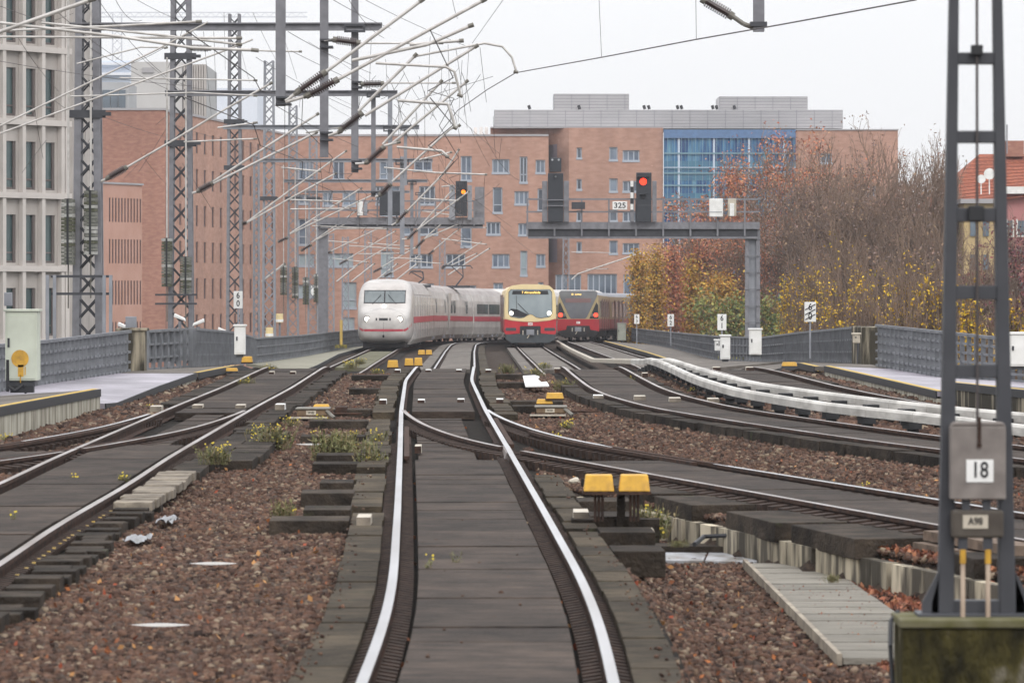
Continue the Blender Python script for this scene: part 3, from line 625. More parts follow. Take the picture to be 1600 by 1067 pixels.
ybox(653, 664, 547, 554, 'left box of the farthest orange pair', d=170); ybox(665, 675, 547, 554, 'right box of the farthest orange pair', d=170)
ybox(118, 141, 645, 653, 'low yellow cover beside the left concrete wall, nearest of its row', d=80, flat=True)
ybox(159, 178, 634, 644, 'low yellow cover, second of the left row', d=85, flat=True); ybox(179, 211, 633, 643, 'low yellow cover, widest of the left row', d=85.5, flat=True)
ybox(350, 371, 575, 580, 'flat yellow cover on the left walkway edge', d=108, flat=True); ybox(377, 394, 557, 566, 'small yellow cover just behind the slim white cabinet', d=115)
ybox(1222, 1246, 566, 572, 'flat orange cover on the right walkway under the cream box', d=110, flat=True)
for px, py, tl in ((853,620,'tilted'),(862,613,'upper')): pass
# point machines
def machine(px0, px1, py0, py1, plate, label, caps, dz=-.1):
    d = G((px0+px1)/2, py1+12, -.25).y; a = P(px0, py1, d); b = P(px1, py0, d); t = thing('point_machine', label, 'point machine', ((a.x+b.x)/2, d, a.z-.25))
    x0, x1, z0, z1 = a.x, b.x, a.z, b.z; w_ = x1-x0
    MB().box(x0,x1,d,d+.7,z0,z1).build('housing', mat('machine_brown', (.2,.14,.09,1), (.13,.09,.06,1), 5, .8), t, bevel=.02)
    MB().box(x0-.03,x1+.03,d-.03,d+.75,z1,z1+.03).build('lid', 'inscap', t, bevel=.01)
    MB().box(x0-.12,x1,d-.25,d-.02,z0-.04,z0-.015).build('tray', 'cream', t)
    MB().box(x0-.04,x1-.04,d+.02,d+.5,z0-.22,z0-.04).build('base', 'block', t)
    MB().box(x0+w_*.3,x0+w_*.62,d-.02,d-.012+.008,z0+(z1-z0)*.2,z0+(z1-z0)*.85).build('number_plate', 'cream', t)
    text(plate, 'lettering', (z1-z0)*.55, (x0+w_*.46, d-.024, (z0+z1)/2+.002), t, sx=.7)
    g = MB(); g.path([(x1-.02,d,z1-.02),(x1+.06,d-.05,z0+.02),(x1+.12,d-.1,z0-.03)], .035); g.build('cable', 'inscap', t)
    g = MB(); g.tube((x1+.05,d+.3,z0+.03),(x1+.6,d+.3,z0+.03),.02); g.build('throw_rod', 'rust', t)
    for (c0, c1, e0, e1, l) in caps: ybox(c0, c1, e0, e1, l, d=d+1.2, depth=.4)
machine(464, 512, 640, 650, 'W103', 'brown point machine with pale lid between the left and middle tracks', [(489,514,632,636,'thin yellow cover behind the left point machine')])
machine(838, 884, 637, 646, 'W104', 'brown point machine with pale lid right of the switch', [(838,864,624,631,'yellow cover standing on the right point machine'),(853,881,614,623,'tilted yellow cover behind the right point machine')])
solo(cap(533, 636, 18, 'cream', .12), 'sleeper_cap', ['rust','rust'], 'rusty capped box beside the left point machine', 'sleeper cap')
# white sheet lying on the ballast, right of the middle track
g = MB(); zz_ = lambda x, y, d: P(x, y, d)
g.prism([zz_(821,605,93.5), zz_(858,604,93.5), zz_(854,598,95.2), zz_(846,599,95), zz_(840,594,96.8), zz_(843,590,98.5), zz_(836,588,99.2), zz_(817,589,99)], (0,0,.03))
solo(g, 'white_sheet', 'white', 'torn white sheet lying on the ballast right of the middle track', 'sheet')
# yellow post by the express train
t = thing('marker_post', 'slim yellow post with a dark foot standing left of the express train', 'post', P(533, 541, 232))
g = MB(); a = P(533,541,232); g.tube(a, P(533,500,232), .08); g.build('post', mat('ochre_paint', (.55,.38,.1,1), (.45,.32,.12,1), 4, .7), t)
MB().box(a.x-.32,a.x+.32,231.8,232.2,a.z-.1,a.z+.08).build('base', mat('post_foot', (.05,.05,.04,1), (.3,.25,.05,1), 8, .8), t)
# sickle-shaped metal strips lying on the ballast
for px0, px1, py, l in ((296,370,880,'middle'),(205,296,976,'nearest'),(462,508,694,'farthest')):
    a = G(px0, py, -.12); d = a.y; b = P(px1, py-1, d); g = MB(); n = 14
    top = [(a.x+(b.x-a.x)*k/n, d, a.z+.012*math.sin(math.pi*k/n)+.0) for k in range(n+1)]; bot = [(a.x+(b.x-a.x)*k/n, d, a.z-.012*math.sin(math.pi*k/n)) for k in range(n, -1, -1)]
    g.prism(top+bot[1:-1], (0,.02,0)); solo(g, 'metal_strip', 'white', l+' of three thin pale metal strips standing in the left ballast', 'metal strip', 'pale metal strips in the ballast')

# concrete uprights (retaining edge) beneath the branch track
t = thing('retaining_edge', 'low wall of concrete slabs holding the branch track above the sunken ballast', 'retaining wall', BR.at(44, -1.3, -.9))
d = 36.5
while d < 56:
    L = .28+.2*random.random(); q = [BR.at(d, -1.72, -.27), BR.at(d, -1.6, -.27), BR.at(d+L, -1.6, -.27), BR.at(d+L, -1.72, -.27)]
    MB().hexa([v-Vector((0,0,.5)) for v in q], q).build('slab', vary(mat('upright_slab', (.42,.37,.28,1), (.09,.08,.065,1), 1.5, .9, 0, .3, 12, (3,3,.5), contrast=(.42,.55)), .35), t); d += L+.02+(.12 if random.random() < .2 else 0)
# cable trough with wet pale covers
t = thing('cable_trough', 'wet pale concrete cable trough crossing the sunken ballast', 'cable trough', G(1090, 870, -.5))
q = [G(1015,874,-.52), G(1270,877,-.52), G(1290,853,-.52), G(1020,852,-.52)]
for k, (u0, u1) in enumerate(((0,.33),(.34,.66),(.67,1))):
    A = q[0].lerp(q[1], u0); B = q[0].lerp(q[1], u1); Cc = q[3].lerp(q[2], u1); D = q[3].lerp(q[2], u0)
    MB().hexa([v-Vector((0,0,.2)) for v in (A,B,Cc,D)], (A,B,Cc,D)).build('trough_cover', mat('wet_concrete', (.42,.43,.46,1), (.2,.19,.18,1), 4, .3, 0, .2, 15, (1,.4,1), contrast=(.4,.6)), t, bevel=.01)
A, B, Cc, D = (G(1020,853,-.46), G(1285,855,-.46), G(1290,850,-.46), G(1022,848,-.46))
MB().hexa([v-Vector((0,0,.15)) for v in (A,B,Cc,D)], (A,B,Cc,D)).build('rim', 'block', t)
solo(MB().path([BR.at(45.5,-1.3,-.2), BR.at(45,-1.42,-.28), G(1100,838,-.36), G(1085,850,-.38)], .025), 'cable', 'blk', 'black cable hanging from the branch track boards to the trough', 'cable')
# plank ramp
q0, q1, q2, q3 = G(1168,880,-.5), G(1287,878,-.5), G(1405,960,-.5), G(1395,1030,-.5); q4 = G(1318,1030,-.5)
t = thing('plank_ramp', 'weathered plank walkway leading from the trough to the mossy foundation', 'plank walkway', q4)
def lerp(a, b, u): return a+(b-a)*u
Lf = [q0, q4]; Rt = [q1, P(1470,1030,q3.y)]
n = 15
for k in range(n):
    u0, u1 = k/n, (k+.95)/n; yA = q0.y+(q4.y-q0.y)*u0; yB = q0.y+(q4.y-q0.y)*u1
    xl = lambda y: q0.x+(q4.x-q0.x)*(y-q0.y)/(q4.y-q0.y)
    xr = lambda y: q1.x+(q2.x-q1.x)*(y-q1.y)/(q2.y-q1.y)
    z = zr((yA+yB)/2)-.5+random.uniform(-.004,.004); g = MB()
    g.hexa([(xl(yB),yB,z-.05),(xr(yB),yB,z-.05),(xr(yA),yA,z-.05),(xl(yA),yA,z-.05)], [(xl(yB),yB,z),(xr(yB),yB,z),(xr(yA),yA,z),(xl(yA),yA,z)])
    g.build('plank', vary(mat('weathered_plank', (.27,.25,.215,1), (.17,.16,.14,1), 3, .85, 0, .5, 40, (.4,3,1), c3=(.27,.25,.13,1)), .14), t)
g = MB(); g.beam(q0+Vector((-.03,0,-.0)), q4+Vector((-.03,0,-.0)), .04, .09); g.build('edge_board', mat('edge_timber', (.33,.29,.23,1), (.2,.17,.14,1), 4, .85), t)
g = MB(); g.beam(lerp(q0,q4,.02)+Vector((.1,0,-.12)), q4+Vector((.1,0,-.12)), .08, .14); g.build('bearer', 'block', t)

# ---------------------------------------------------------------- foreground mast on its foundation
D0 = 24.0
t = thing('tensioning_mast', 'tall dark steel mast number 18 with hanging weights in the right foreground', 'mast', P(1525, 965, D0))
def X0(px, d=D0): return (px-800)/F*d
def Z0(py, d=D0): return -(py-450)/F*d
for a0, a1, b0, b1 in ((1465,1489,1483,1497),(1561,1586,1551,1565)):
    g = MB(); zt, zb = Z0(-260), Z0(962); k = (0-962)/( -260-962); 
    sl0, sl1 = (b0-a0)/962, (b1-a1)/962
    xt0, xt1 = a0+sl0*1222, a1+sl1*1222
    g.hexa([(X0(a0),D0-.06,zb),(X0(a1),D0-.06,zb),(X0(a1),D0+.06,zb),(X0(a0),D0+.06,zb)], [(X0(xt0),D0-.05,zt),(X0(xt1),D0-.05,zt),(X0(xt1),D0+.05,zt),(X0(xt0),D0+.05,zt)])
    g.build('leg', 'steeldk', t, bevel=.005)
for y0, y1 in ((-40,-18),(83,101),(205,224),(325,347),(446,468),(569,590)):
    e = (962-(y0+y1)/2)/962; xl = 1489+(1497-1489)*e-2; xr = 1561+(1551-1561)*e+2
    MB().box(X0(xl),X0(xr),D0-.045,D0+.045,Z0(y1),Z0(y0)).build('batten', 'steeldk', t, bevel=.004)
MB().tube((X0(1524),D0-.07,Z0(-260)),(X0(1525),D0-.07,Z0(690)),.008).build('tension_cable', 'wire', t)
for q in ((1515,1533,88,72),(1511,1535,346,322)): MB().box(X0(q[0]),X0(q[1]),D0-.1,D0-.05,Z0(q[2]),Z0(q[3])).build('cable_clamp', 'blk', t, bevel=.005)
wt = MB(); wt.box(X0(1481),X0(1567),D0-.16,D0-.05,Z0(778),Z0(664)); wt.prism([(X0(1481),D0-.16,Z0(664)),(X0(1567),D0-.16,Z0(664)),(X0(1562),D0-.16,Z0(658)),(X0(1486),D0-.16,Z0(658))][::-1], (0,.11,0))
W = wt.build('counterweight', mat('weight_grey', (.24,.215,.2,1), (.17,.15,.14,1), 7, .7, c3=(.28,.25,.23,1)), t, bevel=.008)
MB().box(X0(1505),X0(1547),D0-.167,D0-.161,Z0(751),Z0(716)).build('number_plate', 'white', W)
text('18', 'numerals', .125, (X0(1526), D0-.168, Z0(733)), W, sx=.78)
g = MB(); g.tube((X0(1525),D0-.17,Z0(650)),(X0(1525),D0-.17,Z0(690)),.01); g.tube((X0(1525),D0-.175,Z0(694)),(X0(1525),D0-.165,Z0(694)),.014); g.build('shackle', 'rust', W)
W2 = MB().box(X0(1483),X0(1564),D0-.15,D0-.05,Z0(838),Z0(795)).build('lower_box', mat('lower_box_brown', (.1,.088,.075,1), (.07,.06,.052,1), 6, .7), t, bevel=.015)
MB().box(X0(1500),X0(1539),D0-.157,D0-.151,Z0(823),Z0(802)).build('number_plate', 'cream', W2)
text('A98', 'lettering', .058, (X0(1519.5), D0-.159, Z0(812)), W2, sx=.85)
for q in ((1494,1508,856,838),(1533,1547,856,838),(1500,1512,795,778),(1532,1544,795,778)): MB().box(X0(q[0]),X0(q[1]),D0-.13,D0-.09,Z0(q[2]),Z0(q[3])).build('hanger', 'steeldk', t)
for px in (1501, 1540):
    r_ = MB().tube((X0(px),D0-.12,Z0(1090)),(X0(px),D0-.12,Z0(876)),.0135,n=12).build('guide_rod', mat('tan_rod', (.36,.28,.21,1), (.26,.19,.14,1), 6, .6), t, smooth=True)
    MB().tube((X0(px),D0-.12,Z0(878)),(X0(px),D0-.12,Z0(856)),.017,n=12).build('yellow_tip', 'yel', r_)
g = MB()
g.box(X0(1432),X0(1640),D0-.12,D0+.16,Z0(966),Z0(956)); g.build('base_plate', 'steeldk', t, bevel=.005)
for s in ((1465,1440),(1468,1455),(1586,1612),(1583,1600)):
    g = MB(); g.prism([(X0(s[0]),D0-.04,Z0(893)),(X0(s[0]),D0-.04,Z0(956)),(X0(s[1]),D0-.04,Z0(956)),(X0(s[1]),D0-.04,Z0(940))], (0,.03,0)); g.build('gusset', 'steeldk', t)
g = MB(); g.box(X0(1489),X0(1561),D0-.05,D0+.05,Z0(956),Z0(937)); g.build('batten', 'steeldk', t)
t = thing('mast_foundation', 'mossy green concrete block under the foreground mast', 'foundation', P(1520, 1300, 23.7))
MB().box(2.17,3.3,23.72,24.25,-2.85,Z0(981,23.72)).build('block', 'moss', t, bevel=.02)
MB().box(2.155,3.32,23.7,24.27,Z0(981,23.72),Z0(967,23.72)).build('rim', 'mosstop', t, bevel=.01)
MB().path([(2.19,24.2,Z0(955,24.2)),(2.14,24.1,Z0(970,24.1)),(2.12,23.9,Z0(1010,23.9)),(2.13,23.85,Z0(1080,23.85))], .014).build('cable', 'blk', t)

# ---------------------------------------------------------------- trains
class Fr:
    """frame with origin o, y axis pointing to the back along dirv"""
    def __init__(s, o, q): s.o = Vector(o); b = Vector(q)-Vector(o); s.len = b.length; s.b = b.normalized(); s.r = s.b.cross(Vector((0,0,1))).normalized(); s.u = s.r.cross(s.b)
    def put(s, mb): mb.v = [tuple(s.o+s.r*v[0]+s.b*v[1]+s.u*v[2]) for v in mb.v]; return mb
def loft(secs, mi=None, closed=True, cap=True):
    g = MB(); n = len(secs[0])
    for s_ in secs: g.v.extend([tuple(p) for p in s_])
    for i in range(len(secs)-1):
        for k in range(n if closed else n-1):
            g.f.append((i*n+k, i*n+(k+1)%n, (i+1)*n+(k+1)%n, (i+1)*n+k)); g.m.append(mi(i,k) if mi else 0)
    if cap: g.f.append(tuple(range(n))[::-1]); g.m.append(0); m = (len(secs)-1)*n; g.f.append(tuple(range(m, m+n))); g.m.append(0)
    return g
icew = mat('express_train_white', (.54,.52,.5,1), (.42,.39,.37,1), .55, .35, 0, 0, None, (1,1,.5), c3=(.58,.56,.54,1))
stain(icew, .7, (1,1,2), .8, 1.05)
icer = mat('express_train_roof', (.34,.31,.3,1), (.24,.21,.2,1), .8, .6)
stripe = mat('red_stripe', (.45,.045,.07,1), (.36,.05,.07,1), 1, .4)
under = mat('underframe_dark', (.02,.02,.022,1), (.035,.03,.028,1), 3, .8)
tglass = mat('train_glass', (.06,.08,.085,1), (.1,.125,.13,1), .8, .08, spec=.9)
sred = mat('suburban_red', (.52,.025,.035,1), (.42,.02,.03,1), 1.5, .35)
sreddk = mat('suburban_dark_red', (.24,.02,.03,1), (.19,.02,.028,1), 1.5, .4)
scream = mat('suburban_cream', (.78,.64,.36,1), (.72,.58,.32,1), 1.5, .38)
sgrey = mat('grey_apron', (.05,.062,.07,1), (.035,.042,.048,1), 3, .55)
lampw = mat('white_headlight', (1,.95,.82,1), emit=6); lampr = mat('red_tail_light', (1,.06,.03,1), emit=2.5)
ledy = mat('amber_display_text', (1,.68,.2,1), emit=1.3)

def half(pts): return [(-x, z) for x, z in pts][::-1]
ICEP = [(1.25,.22),(1.42,.5),(1.5,1.0),(1.51,1.6),(1.5,2.4),(1.44,2.85),(1.3,3.3),(1.05,3.6),(.6,3.8),(.2,3.84)]
ICEP = [(x, z) for x, z in ICEP]+half(ICEP)
def carbody(parent, fr, L, prof, m_side, m_roof, roofz, y0=0, name='carriage'):
    secs = [[(x*k, y, .22+(z-.22)*q) for x, z in prof] for y, k, q in ((y0,.97,.985),(y0+.12,1,1),(L-.12,1,1),(L,.97,.985))]
    g = loft(secs, lambda i, k: 1 if min(prof[k][1], prof[(k+1)%len(prof)][1]) >= roofz else 0)
    o = fr.put(g).build(name, [m_side, m_roof], parent, smooth=False)
    g = MB()
    for by in (y0+3.2, L-3.2):
        g.box(-1.15,1.15,by-1.6,by+1.6,.3,.6)
        for wy in (by-1.25, by+1.25):
            for s in (-1, 1): g.tube((s*.68,wy,.46),(s*.82,wy,.46),.46,n=16)
    g.box(-.9,.9,y0+5.5,L-5.5,.3,.7)
    fr.put(g).build('bogies', under, o); return o
def sidebits(fr, parent, name, m, y0, y1, z0, z1, x=1.515, side=(1,), th=.012):
    for s in side:
        g = MB(); g.box(min(s*x, s*(x+th)), max(s*x, s*(x+th)), y0, y1, z0, z1); fr.put(g).build(name, m, parent)

def rp(x, d): return Vector((x, d, zr(d)))
p0 = rp(-6.98, 231.5); tr = thing('express_train', 'long white high-speed train with red stripe and lit headlights, curving off behind the crest', 'train', p0)
pts = [p0, rp(-6.4,264), rp(-5.85,288.5), rp(-4.25,304.5), rp(-2.0,318), rp(6.5,344)]
f = Fr(pts[0], pts[1])
# nose: sections (y, half width, z bottom, z top)
NS = [(0,.55,.95,1.5),(.06,.85,.72,1.72),(.18,1.08,.55,1.9),(.4,1.24,.42,2.06),(.75,1.36,.34,2.24),(1.15,1.43,.28,2.46),(1.5,1.47,.25,2.8),(1.85,1.49,.23,3.15),(2.25,1.5,.22,3.45),(2.8,1.51,.22,3.68),(3.5,1.51,.22,3.8),(4.5,1.51,.22,3.84)]
def sect(y, hw, zb, zt, n=44):
    o = []
    for k in range(n):
        a = 2*math.pi*k/n; c, s_ = math.cos(a), math.sin(a); e = 2/4.2
        o.append((hw*math.copysign(abs(c)**e, c), y, (zb+zt)/2+(zt-zb)/2*math.copysign(abs(s_)**e, s_)))
    return o
g = loft([sect(*s) for s in NS]); nose = f.put(g).build('power_car_nose', icew, tr, smooth=True)
def nose_y(x, z):
    for i in range(0, 400):
        y = i*.0113; q = [np.interp(y, [s[0] for s in NS], [s[j] for s in NS]) for j in (1,2,3)]
        zc, hz = (q[1]+q[2])/2, (q[2]-q[1])/2
        if abs(x/q[0])**4.2+abs((z-zc)/hz)**4.2 <= 1: return y
    return 4.5
def patch(fr, x0, x1, z0, z1, name, m, parent, off=.012, nx=12, nz_=5, shape=None, th=.01):
    vs = []; 
    for j in range(nz_+1):
        for i in range(nx+1):
            z = z0+(z1-z0)*j/nz_; x = x0+(x1-x0)*i/nx
            if shape: x, z = shape(x, z)
            vs.append((x, nose_y(x, z)-off, z))
    fs = [(j*(nx+1)+i, j*(nx+1)+i+1, (j+1)*(nx+1)+i+1, (j+1)*(nx+1)+i) for j in range(nz_) for i in range(nx)]
    g = MB(); g.add(vs, fs); return fr.put(g).build(name, m, parent)
ws = patch(f, -1.14, 1.14, 2.5, 3.22, 'windshield_seal', 'blk', nose, .02, 16, 6)
patch(f, -1.09, -.04, 2.55, 3.17, 'windshield', tglass, nose, .035, 8, 5); patch(f, .04, 1.09, 2.55, 3.17, 'windshield', tglass, nose, .035, 8, 5)
for s in (-1, 1):
    g = MB(); a = (s*.65, nose_y(s*.65,2.5)-.07, 2.46); b = (s*.2, nose_y(s*.2,2.95)-.07, 2.97); g.tube(a, b, .014); f.put(g).build('wiper', 'blk', nose)
    g = MB(); yy = nose_y(s*.9,1.64); disc(g, s*.89, 1.64, yy-.015, .13); f.put(g).build('headlight', lampw, nose)
    g = MB(); disc(g, s*.89, 1.64, yy-.008, .19); f.put(g).build('headlight_rim', 'inscap', nose)
g = MB(); disc(g, 0, 2.31, nose_y(0,2.31)-.02, .12); f.put(g).build('headlight', lampw, nose)
for x0, x1 in ((-.42,-.34),(-.24,.24),(.32,.4)): patch(f, x0, x1, 1.56, 1.7, 'grille', 'blk', nose, .02, 2, 2)
patch(f, -1.47, 1.47, .97, 1.1, 'red_stripe', stripe, nose, .012, 40, 2, shape=lambda x, z: (x, z+max(0, abs(x)-1.1)**2*2.2))
patch(f, -.05, .05, .64, .78, 'coupler_flap', 'blk', nose, .02, 2, 2); patch(f, -.006, .006, .5, 1.5, 'panel_seam', 'blk', nose, .01, 1, 8)
g = MB(); g.path([(1.22*math.cos(a_), nose_y(1.22*math.cos(a_), 1.5+.72*math.sin(a_))-.005, 1.5+.72*math.sin(a_)) for a_ in np.linspace(-.1, math.pi+.1, 25)], .011, n=4); f.put(g).build('hood_seam', 'coping', nose)
g = MB(); g.box(-1.15,1.15,.8,4,.08,.4); f.put(g).build('underframe', under, nose)
# first car
c1 = carbody(tr, f, 32.4, ICEP, icew, icer, 3.29, 4.4)
sidebits(f, c1, 'red_stripe', stripe, 3.2, 32.3, 1.42, 1.76, side=(1,-1))
sidebits(f, c1, 'roof_edge', mat('roof_edge_dirt', (.3,.27,.27,1), (.2,.18,.18,1), .6, .6), 6, 32, 2.98, 3.0, 1.43)
for y in (5.0, 9, 12.5, 16, 19.5, 23, 27): sidebits(f, c1, 'door_seam', 'steelfar', y, y+.04, .6, 2.9)
for k, (a, b) in enumerate(zip(pts[1:-1], pts[2:])):
    fr = Fr(a, b); L = fr.len-.35; c = carbody(tr, fr, L, ICEP, icew, icew if k == 3 else icer, 3.29, .3)
    sidebits(fr, c, 'red_stripe', stripe, .4, L-.1, 1.42, 1.76, side=(1,-1))
    if k == 0:
        for y in (5, 19.5): sidebits(fr, c, 'window', tglass, y, y+1.2, 1.95, 2.85)
    if k == 1:
        for y in (1.8, 3.6, 11.2): sidebits(fr, c, 'window', tglass, y, y+1.0, 1.95, 2.8)
        g = MB(); g.prism([(1.52,.35,2.9),(1.52,.35,3.3),(1.52,2.2,3.3),(1.52,.95,.9),(1.52,.35,.9)], (.012,0,0)); fr.put(g).build('slanted_end_panel', icew, c)
    if k >= 2:
        y = 1.6
        while y < L-3: sidebits(fr, c, 'window', tglass, y, y+(3.4 if k > 2 else 4.5), 1.95, 2.65); y += 5
    g = MB()
    for by in (2.6, 4.6, L-4.6, L-2.6): g.box(1.3,1.42,by-.2,by+.2,.3,.55)
    fr.put(g).build('axle_boxes', 'steelfar', c)
# pantographs
def panto(parent, p, s=1.0, up=1.3, w_=.95):
    g = MB(); p = Vector(p); k = p+Vector((.35,.0,up*.5)); h = p+Vector((-.1,0,up))
    for q in (-.3, .3): g.tube(p+Vector((-.25,q,0)), k+Vector((0,q*.5,0)), .05)
    for q in (-.2, .2): g.tube(k, h+Vector((q*2,0,0)), .035)
    g.tube(h+Vector((-w_,0,0)), h+Vector((w_,0,0)), .05); g.tube(h+Vector((-w_,0,0)), h+Vector((-w_-.15,0,-.2)), .03); g.tube(h+Vector((w_,0,0)), h+Vector((w_+.15,0,-.2)), .03)
    g.box(p.x-.8, p.x+.8, p.y-.8, p.y+.8, p.z-.05, p.z+.12); g.build('pantograph', 'steeldk', parent)
panto(tr, P(653, 448, 262), up=.95, w_=.3); panto(tr, P(716, 449, 297), up=1.5)

# suburban trains
def sbahn(label, p0, pts, new, dest):
    tr = thing('suburban_train', label, 'train', p0); f = Fr(p0, pts[0]); H = 3.52
    pr = [(1.38,.75),(1.5,.9),(1.5,2.2),(1.46,2.9),(1.36,3.25),(1.12,3.46),(.6,3.55),(.2,3.57)]; pr = pr+half(pr)
    mid = 1.58
    pr2 = [(1.38,.75),(1.5,.9),(1.5,mid),(1.5,2.2),(1.46,2.9),(1.36,3.25),(1.12,3.46),(.6,3.55),(.2,3.57)]; pr2 = pr2+half(pr2)
    def body(fr, L, y0, front):
        secs = [[(x*k, y, .75+(z-.75)*q) for x, z in pr2] for y, k, q in ((y0,.95,.975),(y0+.1,.985,.995),(y0+.3,1,1),(L,1,1))]
        mi = lambda i, k: (1 if max(pr2[k][1], pr2[(k+1)%len(pr2)][1]) <= mid+.01 else (2 if min(pr2[k][1], pr2[(k+1)%len(pr2)][1]) > 3.2 else 0))
        g = loft(secs, mi); o = fr.put(g).build('carriage', [scream if new else mat('faded_ochre_side', (.3,.24,.15,1), (.24,.18,.12,1), 1.2, .4), sred if new else sreddk, 'steelfar' if not new else scream], tr)
        g = MB(); g.box(-1.2,1.2,y0+.4,L-.2,.3,.75)
        for by in (3.5, L-3.5):
            for wy in (by-1.1, by+1.1):
                for s in (-1, 1): g.tube((s*.68,wy,.43),(s*.82,wy,.43),.43,n=14)
        fr.put(g).build('underframe', under, o)
        y = 1.5
        while y < L-2:
            sidebits(fr, o, 'window', tglass, y, y+1.6, 1.72, 2.85, 1.49, (1,-1), .02); y += 2.1
            if y < L-2.5: sidebits(fr, o, 'door', mat('door_dark', (.12,.05,.05,1), (.1,.045,.045,1), 2, .4), y, y+1.2, .8, 3.0, 1.5, (1,-1), .02); y += 1.6
        return o
    o = body(f, f.len-.3, .0, True); a = pts[0]
    for b in pts[1:]: fr = Fr(a, b); body(fr, fr.len-.3, .3, False); a = b
    pl = lambda poly, y, th, name, m, par=None: f.put(MB().prism([(x, y, z) for x, z in poly], (0, -th, 0))).build(name, m, par or o, bevel=.01)
    def rr(x0, x1, z0, z1, r=.12, n=4):
        q = []
        for cx, cz, a0 in ((x1-r,z1-r,0),(x0+r,z1-r,90),(x0+r,z0+r,180),(x1-r,z0+r,270)):
            for k in range(n+1): an = R(a0+90*k/n); q.append((cx+r*math.cos(an), cz+r*math.sin(an)))
        return q
    if new:
        top = [(-1.46,1.62),(-1.42,3.0),(-1.3,3.32),(-1.08,3.5),(-.5,3.58),(.5,3.58),(1.08,3.5),(1.3,3.32),(1.42,3.0),(1.46,1.62),(1.1,1.52),(.4,1.45),(0,1.44),(-.4,1.45),(-1.1,1.52)]
        pl(top, .02, .1, 'front_surround', scream)
        low = [(-1.46,1.60),(-1.1,1.5),(-.4,1.43),(0,1.42),(.4,1.43),(1.1,1.5),(1.46,1.60),(1.48,.82),(1.44,.7),(.62,.78),(-.62,.78),(-1.44,.7),(-1.48,.82)]
        pl(low, .02, .09, 'front_lower_panel', sred)
        w0 = [(-1.24,1.95),(-1.22,3.12),(-1.1,3.27),(1.1,3.27),(1.22,3.12),(1.24,1.95),(1.1,1.74),(.6,1.66),(.35,1.7),(.12,1.85),(0,1.88),(-.12,1.85),(-.35,1.7),(-.6,1.66),(-1.1,1.74)]
        wm = pl(w0, -.081, .02, 'windshield', mat('cab_glass', (.2,.25,.27,1), (.3,.35,.37,1), .9, .06, spec=.9))
        pl([(-1.15,1.85),(-1.12,2.2),(-.75,2.15),(-.1,1.84),(-.35,1.72),(-.6,1.69),(-1.05,1.77)], -.102, .005, 'dark_dash_panel', 'blk', wm)
        pl([(-1.05,3.0),(-1.0,3.22),(1.0,3.22),(1.05,3.0)], -.102, .005, 'display', 'blk', wm)
        w1 = [(x*1.02, 2.45+(z-2.45)*1.03) for x, z in w0]; pl(w1, -.08, .004, 'windshield_seal', 'blk', wm)
        pl(rr(-.6,.6,.42,1.2,.08), -.072, .01, 'coupler_recess', 'blk')
        pl(rr(-1.42,-.8,.92,1.1,.05), -.072, .012, 'lamp_cluster', sgrey); pl(rr(.8,1.42,.92,1.1,.05), -.072, .012, 'lamp_cluster', sgrey)
        pl([(-1.5,.85),(-1.4,.72),(-.62,.74),(.62,.74),(1.4,.72),(1.5,.85),(1.4,.45),(1.08,.24),(-1.08,.24),(-1.4,.45)], -.02, .14, 'apron', sgrey)
        for s in (-1, 1): f.put(disc(MB(), s*1.08, 1.93, -.11, .11, th=.01)).build('headlight', lampw, wm)
        g = MB(); g.tube((-.72,-.13,2.5),(-.1,-.13,1.88),.014); g.tube((-.8,-.13,2.95),(-.78,-.13,2.15),.01); f.put(g).build('wiper', 'blk', wm)
        cx, cz, ct = 0, 3.11, .19
    else:
        pl([(-1.46,1.55),(-1.4,3.0),(-1.3,3.5),(1.3,3.5),(1.4,3.0),(1.46,1.55),(.5,1.5),(-.5,1.5)], .02, .08, 'front_surround', mat('shaded_cream', (.4,.32,.17,1), (.33,.26,.14,1), 2, .5))  # cream darkened in its base colour to stand for the shade on this front
        gl = [(-1.36,3.42),(-1.2,3.56),(1.2,3.56),(1.36,3.42),(1.3,3.15),(.62,1.72),(.5,1.6),(-.5,1.6),(-.62,1.72),(-1.3,3.15)]
        wm = pl(gl, -.061, .02, 'windshield', mat('cab_glass_dark', (.1,.11,.13,1), (.15,.16,.18,1), .9, .08, spec=.9))
        pl([(-.9,2.72),(-.9,3.02),(.9,3.02),(.9,2.72)], -.082, .005, 'sun_blind', mat('mauve_blind', (.2,.13,.13,1)), wm)
        for s in (-1, 1):
            q = pl([(s*1.42,1.6),(s*1.4,2.55),(s*1.28,2.75),(s*.78,1.6)][::s], -.061, .018, 'lamp_panel', 'blk')
            f.put(disc(MB(), s*1.24, 1.85, -.09, .15, th=.01)).build('tail_light', lampr, q)
            f.put(disc(MB(), s*.97, 1.85, -.09, .11, th=.01)).build('headlight_off', 'inscap', q)
        pl([(-1.48,.7),(-1.46,1.56),(1.46,1.56),(1.48,.7),(.85,.8),(-.85,.8)], .02, .1, 'front_lower_panel', sreddk if False else mat('suburban_mid_red', (.38,.02,.03,1), (.3,.02,.028,1), 1.5, .4))
        pl([(-1.44,.72),(-.85,.82),(-.8,1.1),(.8,1.1),(.85,.82),(1.44,.72),(1.4,.5),(1.0,.3),(-1.0,.3),(-1.4,.5)], -.085, .02, 'apron', under)
        pl(rr(-.55,.55,.45,1.05,.08), -.11, .01, 'coupler_recess', 'blk'); cx, cz, ct = .05, 3.3, .17
    g = MB(); g.box(-.22,.22,-.3,-.1,.68,1.0); g.tube((0,-.4,.84),(0,-.1,.84),.13,n=12); f.put(g).build('coupler', 'steelfar', o)
